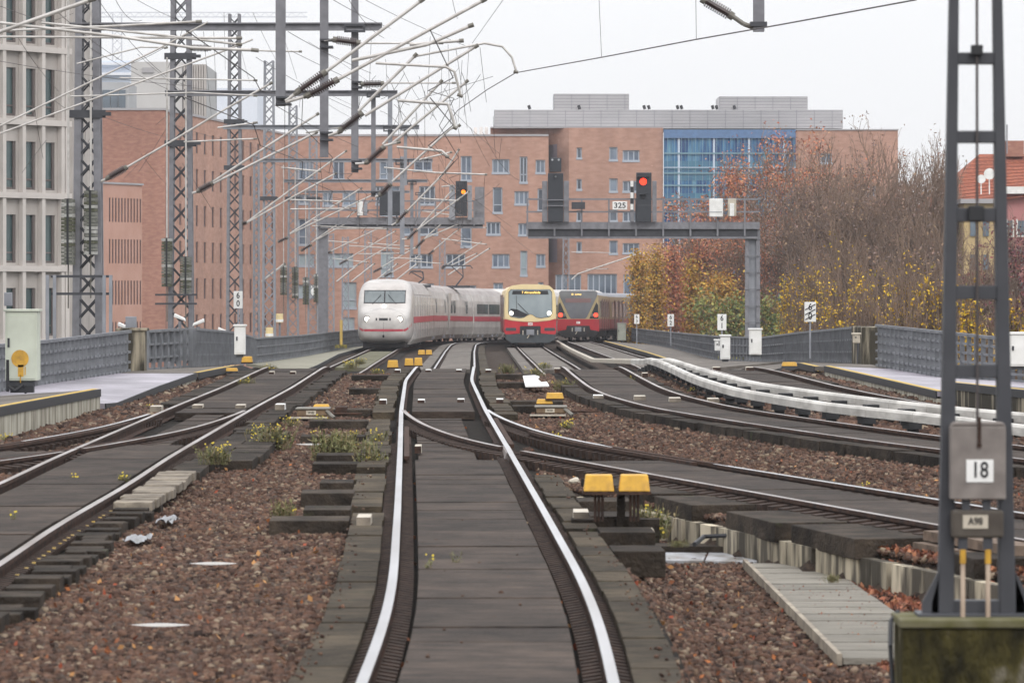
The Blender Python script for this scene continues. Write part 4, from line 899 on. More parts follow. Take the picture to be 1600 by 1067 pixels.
    g = MB(); g.tube((-.42,-.12,.95),(-.42,-.2,.7),.03); g.tube((.42,-.12,.95),(.42,-.2,.7),.03); g.tube((-.05,-.3,.72),(-.18,-.3,.5),.03)
    f.put(g).build('hoses', 'cream', o)
    pos = f.o+f.r*cx+f.b*(-.112 if new else -.09)+f.u*cz; text(dest, 'destination_text', ct, pos, wm, 'ledy' if 'ledy' in M else 'ink', sx=1.0)
    pos = f.o+f.b*(-.082 if new else -.085)+f.u*1.31
    lp = pl([(-.13,1.24),(-.13,1.4),(.13,1.4),(.13,1.24)], -.071 if new else -.081, .006, 'logo_plate', 'white'); text('DB', 'logo', .13, pos, lp, 'stripe')
    return tr
M['ledy'] = ledy; M['stripe'] = stripe
s1 = sbahn('suburban train with cream and bright red front and two white headlights', rp(1.045,244), [rp(.78,262), rp(.85,280), rp(.95,298)], True, 'S7 Ahrensfelde')
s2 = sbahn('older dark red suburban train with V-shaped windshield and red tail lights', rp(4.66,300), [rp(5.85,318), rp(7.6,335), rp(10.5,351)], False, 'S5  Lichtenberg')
# driver in the cab of the near suburban train: seated figure behind the glass, built as one skinned body
def person(parent_loc, label, fr):
    me = bpy.data.meshes.new('person')
    J = {'pel':(0,0,0,.15),'waist':(0,0,.18,.13),'chest':(0,0,.4,.16),'neck':(0,0,.56,.06),'head':(0,-.01,.66,.085),'crown':(0,0,.78,.075),
         'sl':(-.19,0,.48,.065),'el':(-.24,-.14,.26,.045),'hl':(-.15,-.36,.24,.03),'fl':(-.13,-.43,.24,.02),'sr':(.19,0,.48,.065),'er':(.24,-.14,.26,.045),'hr':(.15,-.36,.24,.03),'fr':(.13,-.43,.24,.02),
         'kl':(-.12,-.42,.02,.075),'al':(-.12,-.42,-.42,.05),'tl':(-.12,-.56,-.46,.04),'kr':(.12,-.42,.02,.075),'ar':(.12,-.42,-.42,.05),'tr':(.12,-.56,-.46,.04)}
    E = [('pel','waist'),('waist','chest'),('chest','neck'),('neck','head'),('head','crown'),('chest','sl'),('sl','el'),('el','hl'),('hl','fl'),('chest','sr'),('sr','er'),('er','hr'),('hr','fr'),('pel','kl'),('kl','al'),('al','tl'),('pel','kr'),('kr','ar'),('ar','tr')]
    ks = list(J); me.from_pydata([J[k][:3] for k in ks], [(ks.index(a), ks.index(b)) for a, b in E], [])
    o = bpy.data.objects.new('person', me); C.objects.link(o); md = o.modifiers.new('skin', 'SKIN')
    for i, k in enumerate(ks): me.skin_vertices[0].data[i].radius = (J[k][3], J[k][3])
    me.skin_vertices[0].data[0].use_root = True; o.modifiers.new('sub', 'SUBSURF').levels = 1
    me.materials.append(mat('pale_shirt', (.6,.62,.66,1))); o.location = parent_loc
    ROOT[o.name] = Vector(parent_loc)
    hg = MB(); hg.tube((0,-.02,.6),(0,-.02,.72),.088,n=14,r2=.094); hg.tube((0,-.02,.72),(0,-.01,.8),.094,n=14,r2=.05); hg.box(-.015,.015,-.13,-.09,.66,.7)
    h = hg.build('face', mat('skin', (.5,.3,.22,1)), o, local=True, smooth=True)
    hr = MB(); hr.tube((0,.01,.72),(0,.01,.81),.1,n=14,r2=.06); hr.build('hair', mat('dark_hair', (.05,.04,.03,1)), o, local=True)
    return tag(o, label, 'person')
q = s1.location+Vector((.55,1.1,1.65)); person(q, 'driver in a pale shirt seated behind the cab glass of the near suburban train', None)

# ---------------------------------------------------------------- buildings
def wall_holes(u0, u1, z0, z1, rects, mp, deep=.25, mi=0):
    """wall sheet with real openings; rects (ua,ub,za,zb); mp(u, depth, z) -> point"""
    us_ = sorted(set([u0,u1]+[r[0] for r in rects]+[r[1] for r in rects])); zs_ = sorted(set([z0,z1]+[r[2] for r in rects]+[r[3] for r in rects]))
    us_ = [u for u in us_ if u0 <= u <= u1]; zs_ = [z for z in zs_ if z0 <= z <= z1]; g = MB()
    for a, b in zip(us_[:-1], us_[1:]):
        run = None
        for c_, d_ in zip(zs_[:-1], zs_[1:]):
            m_ = ((a+b)/2, (c_+d_)/2)
            if any(r[0] < m_[0] < r[1] and r[2] < m_[1] < r[3] for r in rects): continue
            g.add([mp(a,0,c_), mp(b,0,c_), mp(b,0,d_), mp(a,0,d_)], [(0,1,2,3)], mi)
    for (a, b, c_, d_) in rects:
        g.add([mp(a,0,c_), mp(b,0,c_), mp(b,0,d_), mp(a,0,d_), mp(a,deep,c_), mp(b,deep,c_), mp(b,deep,d_), mp(a,deep,d_)], [(0,4,5,1),(1,5,6,2),(2,6,7,3),(3,7,4,0)], mi)
    return g
def window(parent, r, mp, glassm, deep=.25, mull=1, frame=True, fw=.13, trans=False, ventm=None):
    a, b, c_, d_ = r; g = MB(); g.add([mp(a,deep-.02,c_), mp(b,deep-.02,c_), mp(b,deep-.02,d_), mp(a,deep-.02,d_)], [(0,1,2,3)])
    o = g.build('window', glassm, parent)
    if frame:
        g = MB(); bx = lambda u0, u1, z0, z1, y0=deep-.1, y1=deep-.03: g.hexa([mp(u0,y0,z0), mp(u1,y0,z0), mp(u1,y1,z0), mp(u0,y1,z0)], [mp(u0,y0,z1), mp(u1,y0,z1), mp(u1,y1,z1), mp(u0,y1,z1)])
        bx(a+.001,a+fw,c_+fw,d_-fw); bx(b-fw,b-.001,c_+fw,d_-fw); bx(a+.001,b-.001,d_-fw,d_-.001); bx(a-.05,b+.05,c_-.12,c_+fw,-.06,deep-.03)
        for k in range(mull): u = a+(b-a)*(k+1)/(mull+1); bx(u-fw*.5,u+fw*.5,c_+fw,d_-fw)
        if trans: bx(a+fw,b-fw,c_+(d_-c_)*.32-fw*.4,c_+(d_-c_)*.32+fw*.4)
        g.build('frame', 'frame', o)
    return o
gl1 = vary(mat('office_glass', (.055,.075,.11,1), (.16,.2,.25,1), .25, .15, spec=.7, contrast=(.4,.6)), .55); glt = mat('pale_blind_glass', (.26,.33,.36,1), (.36,.42,.44,1), .4, .3)
DM = 450
def mpx(px, d=DM): return (px-800)/F*d
def mpz(py, d=DM): return -(py-450)/F*d
bb = thing('brick_building', 'long terracotta brick office block with scattered windows and blue glass bay behind the trains', 'building', (0, DM, -9.5))
flat = lambda d: (lambda u, dp, z: (u, d+dp, z))
W1 = [(593,615,252,281,1,1),(647,675,250,267,1,0),(720,737,244,283,1,1),(769,796,249,271,2,0),(812,824,245,286,1,1),(837,852,250,271,1,0),
 (466,490,252,281,1,0),(520,538,252,281,1,0),(587,600,291,320,1,0),(611,625,291,320,0,0),(655,680,291,320,2,0),(770,785,293,333,0,1),(804,826,299,320,2,0),(840,851,295,330,0,0),
 (466,485,304,319,1,0),(466,481,342,383,0,1),(504,520,300,322,1,0),(535,556,300,322,1,0),(595,606,325,337,0,0),(612,622,325,337,0,0),(720,737,346,386,0,1),(760,782,347,367,2,0),(810,824,349,368,1,0),
 (466,491,397,416,1,0),(513,552,396,417,3,0),(595,615,392,432,0,1),(640,676,397,418,3,0),(697,727,397,418,2,0),(769,796,397,418,2,0),(813,824,392,431,0,1),(838,852,397,417,1,0),
 (536,557,441,482,0,1),(656,678,443,462,1,0),(705,744,446,462,1,0),(771,786,442,462,1,0),(841,849,441,462,0,0),(536,554,496,516,1,0),(580,600,443,470,1,0),(466,491,445,465,1,0),(630,642,347,367,0,0),(655,684,347,367,1,0)]
rects = [(mpx(a), mpx(b), mpz(d_), mpz(c_)) for a, b, c_, d_, _, _ in W1]
x0, x1, x2 = mpx(452), mpx(857), mpx(889)
wall_holes(x0, x1, -9.5, mpz(213), rects, flat(DM)).build('wall', 'brick', bb)
for (r, q) in zip(rects, W1): window(bb, r, flat(DM), glt if (q[0] in (513,595,536,466) and q[2] > 380) or q[0] in (813,) else gl1, mull=q[4], trans=q[5])
g = MB(); g.box(x0,x1,DM-.1,DM+.5,mpz(213),mpz(210)); g.build('coping', 'coping', bb)
g = MB(); g.box(mpx(740),mpx(745),DM+3,DM+4,mpz(212),mpz(198)); g.build('roof_vent', 'white', bb)
for a in (749, 757): MB().box(mpx(a),mpx(a+5),DM+3,DM+4,mpz(212),mpz(197)).build('roof_vent', 'white', bb)
g = MB(); g.box(mpx(535),mpx(857),DM+1,DM+18,-9.5,mpz(214)-.05); g.build('rear_block', 'brick', bb)
# recessed taller block
D2 = 453; 
W2 = [(901,909,231,248,0,0),(901,909,280,297,0,0),(901,909,329,346,0,0),(901,909,378,394,0,0),(952,965,230,251,0,0),(952,965,279,300,0,0),(952,965,328,346,0,0),(952,965,376,397,0,0),
 (973,999,235,252,2,0),(973,999,283,300,2,0),(973,999,331,347,2,0),(973,999,380,396,2,0),(868,908,429,462,3,0),(918,964,428,462,4,0),(974,998,429,462,1,0),(1008,1026,429,462,1,0)]
r2_ = [(mpx(a,DM), mpx(b,DM), mpz(d_,DM), mpz(c_,DM)) for a, b, c_, d_, _, _ in W2]
wall_holes(mpx(889), mpx(1036), -9.5, mpz(200), r2_, flat(DM)).build('wall', 'brick', bb)
for r, q in zip(r2_, W2): window(bb, r, flat(DM), gl1, mull=q[4], fw=.12)
# receding return wall between the two fronts
g = MB(); ya = DM+2.5; g.add([(x1+.02,ya,-9.5),(x2,DM,-9.5),(x2,DM,mpz(200)),(x1+.02,ya,mpz(200))], [(0,1,2,3)]); g.build('side_wall', 'brick', bb)
g = MB(); g.box(mpx(767)*1.03,x1*1.0+.3,ya,ya+1,-9.5,mpz(200)); g.build('upper_wall', 'brick', bb)
for a in (226, 274, 323, 372): MB().add([(x1+.05,ya-.5,mpz(a+38)),(x1+.9,ya-4,mpz(a+38)),(x1+.9,ya-4,mpz(a)),(x1+.05,ya-.5,mpz(a))], [(0,1,2,3)]).build('window', mat('dark_slot', (.09,.09,.12,1), rough=.3), bb)
g = MB(); g.box(mpx(767)*1.03,mpx(1036),DM+.6,DM+15,mpz(200),mpz(200)+.12); g.build('coping', 'coping', bb)
# right brick part
r3 = [(mpx(1282),mpx(1300),mpz(256),mpz(240)),(mpx(1282),mpx(1300),mpz(306),mpz(290)),(mpx(1350),mpx(1368),mpz(306),mpz(290))]
wall_holes(mpx(1243), mpx(1403), -9.5, mpz(204), r3, flat(DM)).build('wall', 'brick', bb)
for r in r3: window(bb, r, flat(DM), gl1, mull=1)
MB().box(mpx(1243),mpx(1404),DM-.1,DM+14,mpz(204),mpz(202)).build('coping', 'coping', bb)
MB().box(mpx(1403)-.3,mpx(1403),DM+.02,DM+14,-9.5,mpz(204.2)).build('side_wall', 'brickdk', bb)
# blue glass bay
gb = mat('blue_curtain_glass', (.02,.07,.2,1), (.06,.19,.36,1), .9, .3, 0, 0, None, (1.6,1,.22), spec=.3, contrast=(.42,.56), c3=(.16,.33,.42,1))
X1, X2 = mpx(1037), mpx(1243); zt = mpz(203)
MB().box(X1,X2,DM-.2,DM+.3,-9.5,zt-.9).build('glass_bay', gb, bb)
MB().box(X1,X2,DM-.5,DM+.4,zt-.9,zt).build('blue_fascia', mat('blue_fascia', (.1,.19,.36,1), (.08,.15,.28,1), 2, .4), bb)
k = 0; x = X1
while x < X2:
    wd = .22 if k % 5 == 2 else .07; MB().box(x,x+wd,DM-.32,DM-.21,-9.5,zt-.91).build('mullion', mat('pale_mullion', (.5,.58,.68,1)) if k % 5 == 2 else mat('blue_mullion', (.1,.2,.3,1)), bb); x += .74; k += 1
for py in (240, 271, 290, 320, 337, 368, 386): MB().box(X1,X2,DM-.42,DM-.33,mpz(py)-.07,mpz(py)+.07).build('transom', mat('teal_transom', (.2,.32,.38,1)), bb)
for py in (252, 268, 302, 318): MB().box(X1,X2,DM-.24,DM-.205,mpz(py+1)-.9,mpz(py)).build('spandrel', mat('teal_spandrel', (.07,.22,.3,1), (.04,.13,.25,1), .9, .3, 0, 0, None, (2,1,.3)), bb)
# metal penthouse
pm = mat('ribbed_metal_cladding', (.42,.41,.42,1), (.36,.355,.365,1), .8, .5, .2, 0, None, (.3,1,6))
def clad(px0, px1, py0, py1, d0, dep, name):
    a, b, z0, z1 = mpx(px0,d0), mpx(px1,d0), mpz(py1,d0), mpz(py0,d0); o = MB().box(a,b,d0,d0+dep,z0,z1).build(name, pm, bb)
    g = MB(); x = a
    while x < b: g.box(x,x+.06,d0-.04,d0-.005,z0,z1-.02); x += 1.9
    z = z0+.2
    while z < z1-.1: g.box(a,b,d0-.02,d0-.003,z,z+.05); z += .32
    g.build('panel_joints', mat('clad_joint', (.25,.25,.27,1)), o)
clad(772, 1317, 172, 201, DM+6, 12, 'penthouse'); clad(865, 983, 147, 171.8, DM+7, 8, 'roof_plant_room'); clad(1124, 1262, 151, 171.8, DM+7, 8, 'roof_plant_room')
x = X1+.37
while x < X2-.1: MB().box(x,x+.05,DM-.5,DM-.44,-9.5,zt-.92).build('outer_rod', mat('teal_transom', (.2,.32,.38,1)), bb); x += .74
for py in (262, 312, 355): MB().box(X1,X2,DM-.52,DM-.43,mpz(py)-.04,mpz(py)+.04).build('outer_rail', mat('pale_mullion', (.5,.58,.68,1)), bb)
for px in (828, 906, 1008, 1015, 1060, 1066, 1115, 1121, 1149): 
    MB().tube((mpx(px,DM+6),DM+6.5,mpz(171,DM+6.5)),(mpx(px-2,DM+6),DM+6.5,mpz(165,DM+6.5)),.16).build('roof_lamp', 'blk', bb)

# slit-window block receding at left
sb = thing('brick_building', 'terracotta brick wing with rows of narrow slit windows behind the lattice masts', 'building', (mpx(262,388), 388, -9.5))
A2 = Vector((mpx(262,388), 388)); B2 = Vector((mpx(452), DM)); dirv = (B2-A2); LL = dirv.length; dirv.normalize(); nrm = Vector((-dirv.y, dirv.x))
mps = lambda u, dp, z: (A2.x+dirv.x*u+nrm.x*dp, A2.y+dirv.y*u+nrm.y*dp, z)
def u_of(px):
    s = (px-800)/F; return (s*A2.y-A2.x)/(dirv.x-s*dirv.y)
ztop = 16.05; rects = []
zs0 = mpz(235, 392); 
for k in range(7):
    zb = zs0-3.42*k
    for px in (268,282,295,308,320.5,333,345.5,358,368,380,392,404,415,426):
        rects.append((u_of(px-2), u_of(px+1.8), zb, zb+1.95))
wall_holes(0, LL, -9.5, ztop, rects, mps, .1).build('wall', 'brick', sb)
for r in rects[:98]:
    g = MB(); g.add([mps(r[0],.09,r[2]), mps(r[1],.09,r[2]), mps(r[1],.09,r[3]), mps(r[0],.09,r[3])], [(0,1,2,3)]); g.build('slit_window', 'slit', sb)
g = MB(); g.hexa([mps(0,-.1,ztop), mps(LL,-.1,ztop), mps(LL,1,ztop), mps(0,1,ztop)], [mps(0,-.1,ztop+.2), mps(LL,-.1,ztop+.2), mps(LL,1,ztop+.2), mps(0,1,ztop+.2)]); g.build('coping', 'coping', sb)
# left block with darker rough brick
lb = thing('brick_building', 'plain darker brick block rising behind the nearest lattice mast at left', 'building', (mpx(220,384), 384, -9.5))
zl = mpz(172.5, 384); MB().box(mpx(60,384),mpx(262,387),384,400,-9.5,zl).build('wall', 'brickdk', lb)
MB().box(mpx(60,384),mpx(262,387)+.1,383.9,400,zl,zl+.2).build('coping', 'coping', lb)
an = thing('brick_annex', 'smooth pinkish brick annex with close-set vertical slots', 'building', (mpx(190,344), 344, -9.5))
a0 = Vector((mpx(120,340), 340)); a1 = Vector((mpx(222,350), 350)); dv = (a1-a0); L3 = dv.length; dv.normalize(); nn = Vector((-dv.y, dv.x))
mpa = lambda u, dp, z: (a0.x+dv.x*u+nn.x*dp, a0.y+dv.y*u+nn.y*dp, z)
rects = []
for k in range(4):
    for px in np.arange(171.5, 220, 4.8):
        s = (px-800)/F; u = (s*a0.y-a0.x)/(dv.x-s*dv.y); zb = mpz(347, 346)-3.35*k; rects.append((u-.13, u+.13, zb, zb+1.95))
wall_holes(0, L3, -9.5, mpz(289, 348), rects, mpa, .05).build('wall', 'brickpk', an)
for r in rects: MB().add([mpa(r[0],.045,r[2]), mpa(r[1],.045,r[2]), mpa(r[1],.045,r[3]), mpa(r[0],.045,r[3])], [(0,1,2,3)]).build('slot', 'slit', an)
g = MB(); zt_ = mpz(289,348); g.hexa([mpa(0,-.1,zt_), mpa(L3+.1,-.1,zt_), mpa(L3+.1,6,zt_), mpa(0,6,zt_)], [mpa(0,-.1,zt_+.15), mpa(L3+.1,-.1,zt_+.15), mpa(L3+.1,6,zt_+.15), mpa(0,6,zt_+.15)]); g.build('coping', 'coping', an)
MB().add([mpa(L3,0,-9.5), mpa(L3,6,-9.5), mpa(L3,6,zt_), mpa(L3,0,zt_)], [(0,1,2,3)]).build('side_wall', 'brickdk', an)
# beige office at the far left
bo = thing('stone_office', 'beige stone office front with deep framed tall windows at the left edge', 'building', (mpx(98,224), 224, -9.5))
c0 = Vector((mpx(98,224), 224)); c1 = Vector((mpx(0,220), 220)); cv = (c1-c0).normalized(); cn = Vector((-cv.y, cv.x))*-1
if cn.y < 0: cn = -cn
mpb = lambda u, dp, z: (c0.x+cv.x*u+cn.x*dp, c0.y+cv.y*u+cn.y*dp, z)
cols = [(.62+1.52*k, .62+1.52*k+1.08) for k in range(7)]; rects = []
for k in range(9):
    zb = 16.4-3.8*k+ .1
    for a, b in cols: rects.append((a, b, zb, zb+2.5))
rects = [r for r in rects if r[2] > -9]
wall_holes(0, 12, -9.5, 21, rects, mpb, .16).build('wall', 'beige', bo)
def hb(g, u0, u1, y0, y1, z0, z1): g.hexa([mpb(u0,y0,z0), mpb(u1,y0,z0), mpb(u1,y1,z0), mpb(u0,y1,z0)][::-1], [mpb(u0,y0,z1), mpb(u1,y0,z1), mpb(u1,y1,z1), mpb(u0,y1,z1)][::-1]); return g
for r in rects:
    o = MB().add([mpb(r[0],.15,r[2]), mpb(r[1],.15,r[2]), mpb(r[1],.15,r[3]), mpb(r[0],.15,r[3])], [(0,1,2,3)]).build('window', 'glassteal', bo)
    g = MB(); hb(g, r[0], r[0]+.16, .06, .14, r[2], r[3]); hb(g, r[0]+.16, r[1], .09, .14, r[2]+.5, r[2]+.58); hb(g, r[0]+.16, r[1], .09, .14, r[2], r[2]+.12); g.build('frame', 'bronze', o)
for k in range(8): hb(MB(), -.12+1.52*k+.3, .05+1.52*k+.38, -.3, -.01, -9.5, 21).build('pilaster', 'beigelt', bo)
hb(MB(), -.2, .1, -.3, .4, -9.5, 21).build('pilaster', 'beigelt', bo)
for k in range(9):
    z = 16.4-3.8*k-.35
    if z > -9: hb(MB(), -.35, 12, -.34, -.011, z, z+.3).build('ledge', 'beigelt', bo)
MB().box(c0.x-14,c0.x-.1,230,246,-9.5,20.8).build('core', 'beige', bo)
# far pale blocks
gt = thing('glass_tower', 'pale blue banded tower far behind the left masts', 'building', (mpx(150,760), 760, -9.5))
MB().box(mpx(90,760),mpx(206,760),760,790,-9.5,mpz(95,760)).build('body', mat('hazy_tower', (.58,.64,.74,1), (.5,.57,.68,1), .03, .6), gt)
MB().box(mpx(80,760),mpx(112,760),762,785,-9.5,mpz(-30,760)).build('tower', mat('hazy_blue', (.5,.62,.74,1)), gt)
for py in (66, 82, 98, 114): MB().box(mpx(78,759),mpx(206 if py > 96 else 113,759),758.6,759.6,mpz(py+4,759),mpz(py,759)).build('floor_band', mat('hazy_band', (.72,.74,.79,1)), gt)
wb = thing('pale_hall', 'off-white ribbed block rising above the brick roof at left', 'building', (mpx(260,520), 520, -9.5))
MB().box(mpx(205,520),mpx(285,520),520,545,-9.5,mpz(97,520)).build('wall', mat('offwhite', (.52,.51,.5,1), (.47,.46,.45,1), .2, .8), wb)
for k in range(9): MB().box(mpx(286+4*k,519),mpx(289+4*k,519),519.6,521,-9.5,mpz(101,520)).build('rib', 'beige', wb)
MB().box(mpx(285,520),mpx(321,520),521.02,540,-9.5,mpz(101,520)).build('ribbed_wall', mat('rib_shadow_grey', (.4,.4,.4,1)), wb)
MB().box(mpx(222,519.7),mpx(240,519.7),519.8,519.98,mpz(114,520),mpz(106,520)).build('vent_grille', 'coping', wb)
lh = thing('low_grey_hall', 'low grey hall with dark glazing just above the brick roof', 'building', (mpx(150,470), 470, -9.5))
MB().box(mpx(96,470),mpx(201,470),470,480,-9.5,mpz(129,470)).build('wall', mat('hall_grey', (.4,.41,.42,1), (.36,.37,.38,1), .5, .8), lh)
for a in range(100, 196, 12): MB().box(mpx(a,469),mpx(a+11,469),469.8,469.98,mpz(170,470),mpz(141,470)).build('window', 'glass', lh)
ph = thing('distant_block', 'very pale distant block right of the ribbed hall', 'building', (mpx(355,900), 900, -9.5))
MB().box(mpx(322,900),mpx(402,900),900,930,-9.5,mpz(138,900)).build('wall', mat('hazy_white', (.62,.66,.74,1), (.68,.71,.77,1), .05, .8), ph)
cr_ = thing('tower_crane', 'faint grey tower crane on the skyline at upper left', 'crane', (mpx(183,950), 950, -9.5))
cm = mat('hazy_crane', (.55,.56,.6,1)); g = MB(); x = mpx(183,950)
for s in (-1, 1): g.beam((x+s,950,-9.5),(x+s,950,mpz(22,950)),.3)
z = 0
while z < 58: g.beam((x-1,950,z),(x+1,950,z+2),.15); g.beam((x+1,950,z),(x-1,950,z+2),.15); z += 2
g.build('tower', cm, cr_); g = MB(); xa, xb = mpx(112,950), mpx(480,950); z0 = mpz(27,950); z1 = mpz(20,950)
g.beam((xa,950,z0),(xb,950,z0),.25); g.beam((xa,950,z1),(xb,950,z1),.2); x = xa
while x < xb-2: g.beam((x,950,z0),(x+1,950,z1),.12); g.beam((x+1,950,z1),(x+2,950,z0),.12); x += 2
g.build('jib', cm, cr_)
# houses on the right
rh = thing('tiled_house', 'pink town house with red tiled hip roof at the right edge', 'house', (mpx(1600,290), 290, -9.5))
HX0, HX1 = mpx(1563,290), mpx(1760,290); pk = mat('pink_render', (.5,.24,.24,1), (.44,.2,.2,1), .6, .9)
MB().box(HX0,HX1,290,302,-9.5,mpz(303,290)).build('wall', pk, rh)
MB().box(HX0-.3,HX1,289.5,290.3,mpz(303,290),mpz(292,290)).build('cornice', 'white', rh)
tile = mat('red_roof_tiles', (.33,.115,.07,1), (.22,.075,.05,1), 3.5, .8, .0, 0, None, (1,1,2.2), c3=(.4,.18,.12,1), contrast=(.4,.6))
zr0, zr1 = mpz(300,290), mpz(236,290); xl, xr_ = mpx(1452,290), mpx(1548,290)
g = MB(); g.add([(xl,289.4,zr0-1.2),(HX1,289.4,zr0+.6),(HX1,297,zr1),(xr_,297,zr1),(xl,305,zr0-1.2),(HX1,305,zr0)], [(0,1,2,3),(0,3,4),(3,2,5,4)]); g.build('roof', tile, rh)
g = MB()
for k in range(14):
    t_ = k/14; g.beam((xl+(xr_-xl)*t_,289.35+7.5*t_,zr0-1.17+(zr1-zr0+1.2)*t_),(HX1,289.35+7.5*t_,zr0+.63+(zr1-zr0-.6)*t_),.05,.05)
g.build('tile_courses', mat('tile_shadow_line', (.2,.07,.05,1)), rh.children[-1] if False else rh)
for a, b, c_, d_ in ((1574,1582,388,412),(1590,1600,388,412),(1574,1582,345,368),(1590,1600,345,368),(1574,1582,432,456),(1590,1600,432,456)):
    q = (mpx(a,290),mpx(b,290),mpz(d_,290),mpz(c_,290)); o = MB().box(q[0],q[1],289.9,289.99,q[2],q[3]).build('window', 'glass', rh)
    g = MB(); g.box(q[0]-.1,q[0],289.85,289.98,q[2]-.1,q[3]+.1); g.box(q[1],q[1]+.1,289.85,289.98,q[2]-.1,q[3]+.1); g.box(q[0],q[1],289.85,289.98,q[2]-.1,q[2]); g.build('frame', 'white', o)
for px, r_ in ((1533,.3),(1546,.38)): 
    g = MB(); disc(g, mpx(px,288), mpz(272 if px > 1540 else 280,288), 288, r_, th=.08); g.tube((mpx(px,288),288,mpz(276,288)-1.2),(mpx(px,288),288.1,mpz(276,288)),.04); g.build('satellite_dish', 'white', rh)
MB().tube((mpx(1584,292),296,zr1),(mpx(1584,292),296,mpz(195,296)),.05).build('aerial', 'steelfar', rh); MB().box(mpx(1572,296),mpx(1600,296),296,297.4,zr1-.2,zr1+.9).build('chimney', 'brickdk', rh)
yh = thing('ochre_house', 'narrow ochre house front between the mast legs at right', 'house', (mpx(1545,282), 282, -9.5))
MB().box(mpx(1506,282),mpx(1562.5,282),282,289,-9.5,mpz(318,282)).build('wall', mat('ochre_render', (.5,.38,.2,1), (.44,.33,.18,1), .8, .9), yh)
MB().box(mpx(1500,282),mpx(1563,282),281.6,289.2,mpz(318,282),mpz(311,282)).build('cornice', 'coping', yh)
for a in (1516, 1536): 
    for b in (345, 398): MB().box(mpx(a,281.9),mpx(a+9,281.9),281.88,281.98,mpz(b+24,282),mpz(b,282)).build('window', 'glass', yh)

# ---------------------------------------------------------------- overhead line masts, portals, cantilevers
def lattice(parent, xc, d, z0, z1, w0, w1, leg=.1, m='steel', panel=.95, dep=None):
    dep = dep or w0*.7
    W = lambda z: w0+(w1-w0)*(z-z0)/(z1-z0)
    for sx in (-1, 1):
        for sy in (0, 1):
            g = MB(); g.beam((xc+sx*W(z0)/2, d+sy*dep, z0), (xc+sx*W(z1)/2, d+sy*dep, z1), leg, leg*.8, up=(0,1,0)); g.build('leg', m, parent)
    g = MB(); z = z0
    while z < z1-.2:
        ze = min(z+panel*W(z)*1.15, z1); a, b = W(z)/2, W(ze)/2
        g.beam((xc-a,d-.0,z),(xc+b,d-.0,ze),.045,.03, up=(0,1,0)); g.beam((xc+a,d+.03,z),(xc-b,d+.03,ze),.045,.03, up=(0,1,0))
        g.beam((xc-a,d+dep,z),(xc+b,d+dep,ze),.045,.03, up=(0,1,0)); g.beam((xc+a,d+dep,z),(xc-b,d+dep,ze),.045,.03, up=(0,1,0))
        g.beam((xc-a,d,z),(xc-b,d+dep,ze),.04,.03); g.beam((xc+a,d,z),(xc+b,d+dep,ze),.04,.03); z = ze
    g.build('bracing', 'steeldk' if m == 'steel' else m, parent)
def insul(parent, p, q, r=.09, fins=9):
    p = Vector(p); q = Vector(q); v = q-p; g = MB()
    g.tube(p, p+v*.14, r*.75, 1, 10); g.tube(p+v*.86, q, r*.75, 1, 10); g.tube(p+v*.12, p+v*.88, r*.5, 0, 10)
    for k in range(fins): c = .17+.66*k/(fins-1); g.tube(p+v*(c-.018), p+v*(c+.018), r, 0, 12)
    return g.build('insulator', ['ins', 'inscap'], parent)
def tube(parent, seg, d, r, name='cantilever_tube', m='alu', d2=None):
    pts = [P(seg[i], seg[i+1], d+((d2-d)*i/(len(seg)-2) if d2 else 0)) for i in range(0, len(seg), 2)]
    g = MB(); g.path(pts, r, n=8); o = g.build(name, m, parent)
    if r > .02 and name == 'cantilever_tube':
        e = (pts[-1]-pts[0]).normalized(); c = MB(); q = pts[-1]; c.tube(q-e*.07, q+e*.04, r*1.35, 0, 8); c.build('end_clamp', 'inscap', o)
    return o
def hanger_post(parent, d, x0, x1, y0, y1):
    a, b = P(x0, y1, d), P(x1, y0, d); w_ = b.x-a.x; g = MB(); fl_ = .03
    g.box(a.x,b.x,d-.1,d-.1+fl_,a.z,b.z); g.box(a.x,b.x,d+.1-fl_,d+.1,a.z,b.z); g.box((a.x+b.x)/2-.015,(a.x+b.x)/2+.015,d-.1+fl_,d+.1-fl_,a.z,b.z)
    return g.build('hanger_post', 'steel' if d < 160 else 'steelfar', parent)
def bracket(parent, d, x, y, w_, h=None):
    h = h or w_*.5; a, b = P(x-w_/2, y+h/2, d), P(x+w_/2, y-h/2, d)
    g = MB(); t_ = (b.z-a.z)*.16+.02
    g.box(a.x,b.x,d-.16,d-.11,a.z,a.z+t_); g.box(a.x,b.x,d-.16,d-.11,b.z-t_,b.z); g.box(a.x,a.x+t_,d-.16,d-.11,a.z+t_,b.z-t_); g.box(b.x-t_,b.x,d-.16,d-.11,a.z+t_,b.z-t_); return g.build('bracket', 'steeldk', parent)
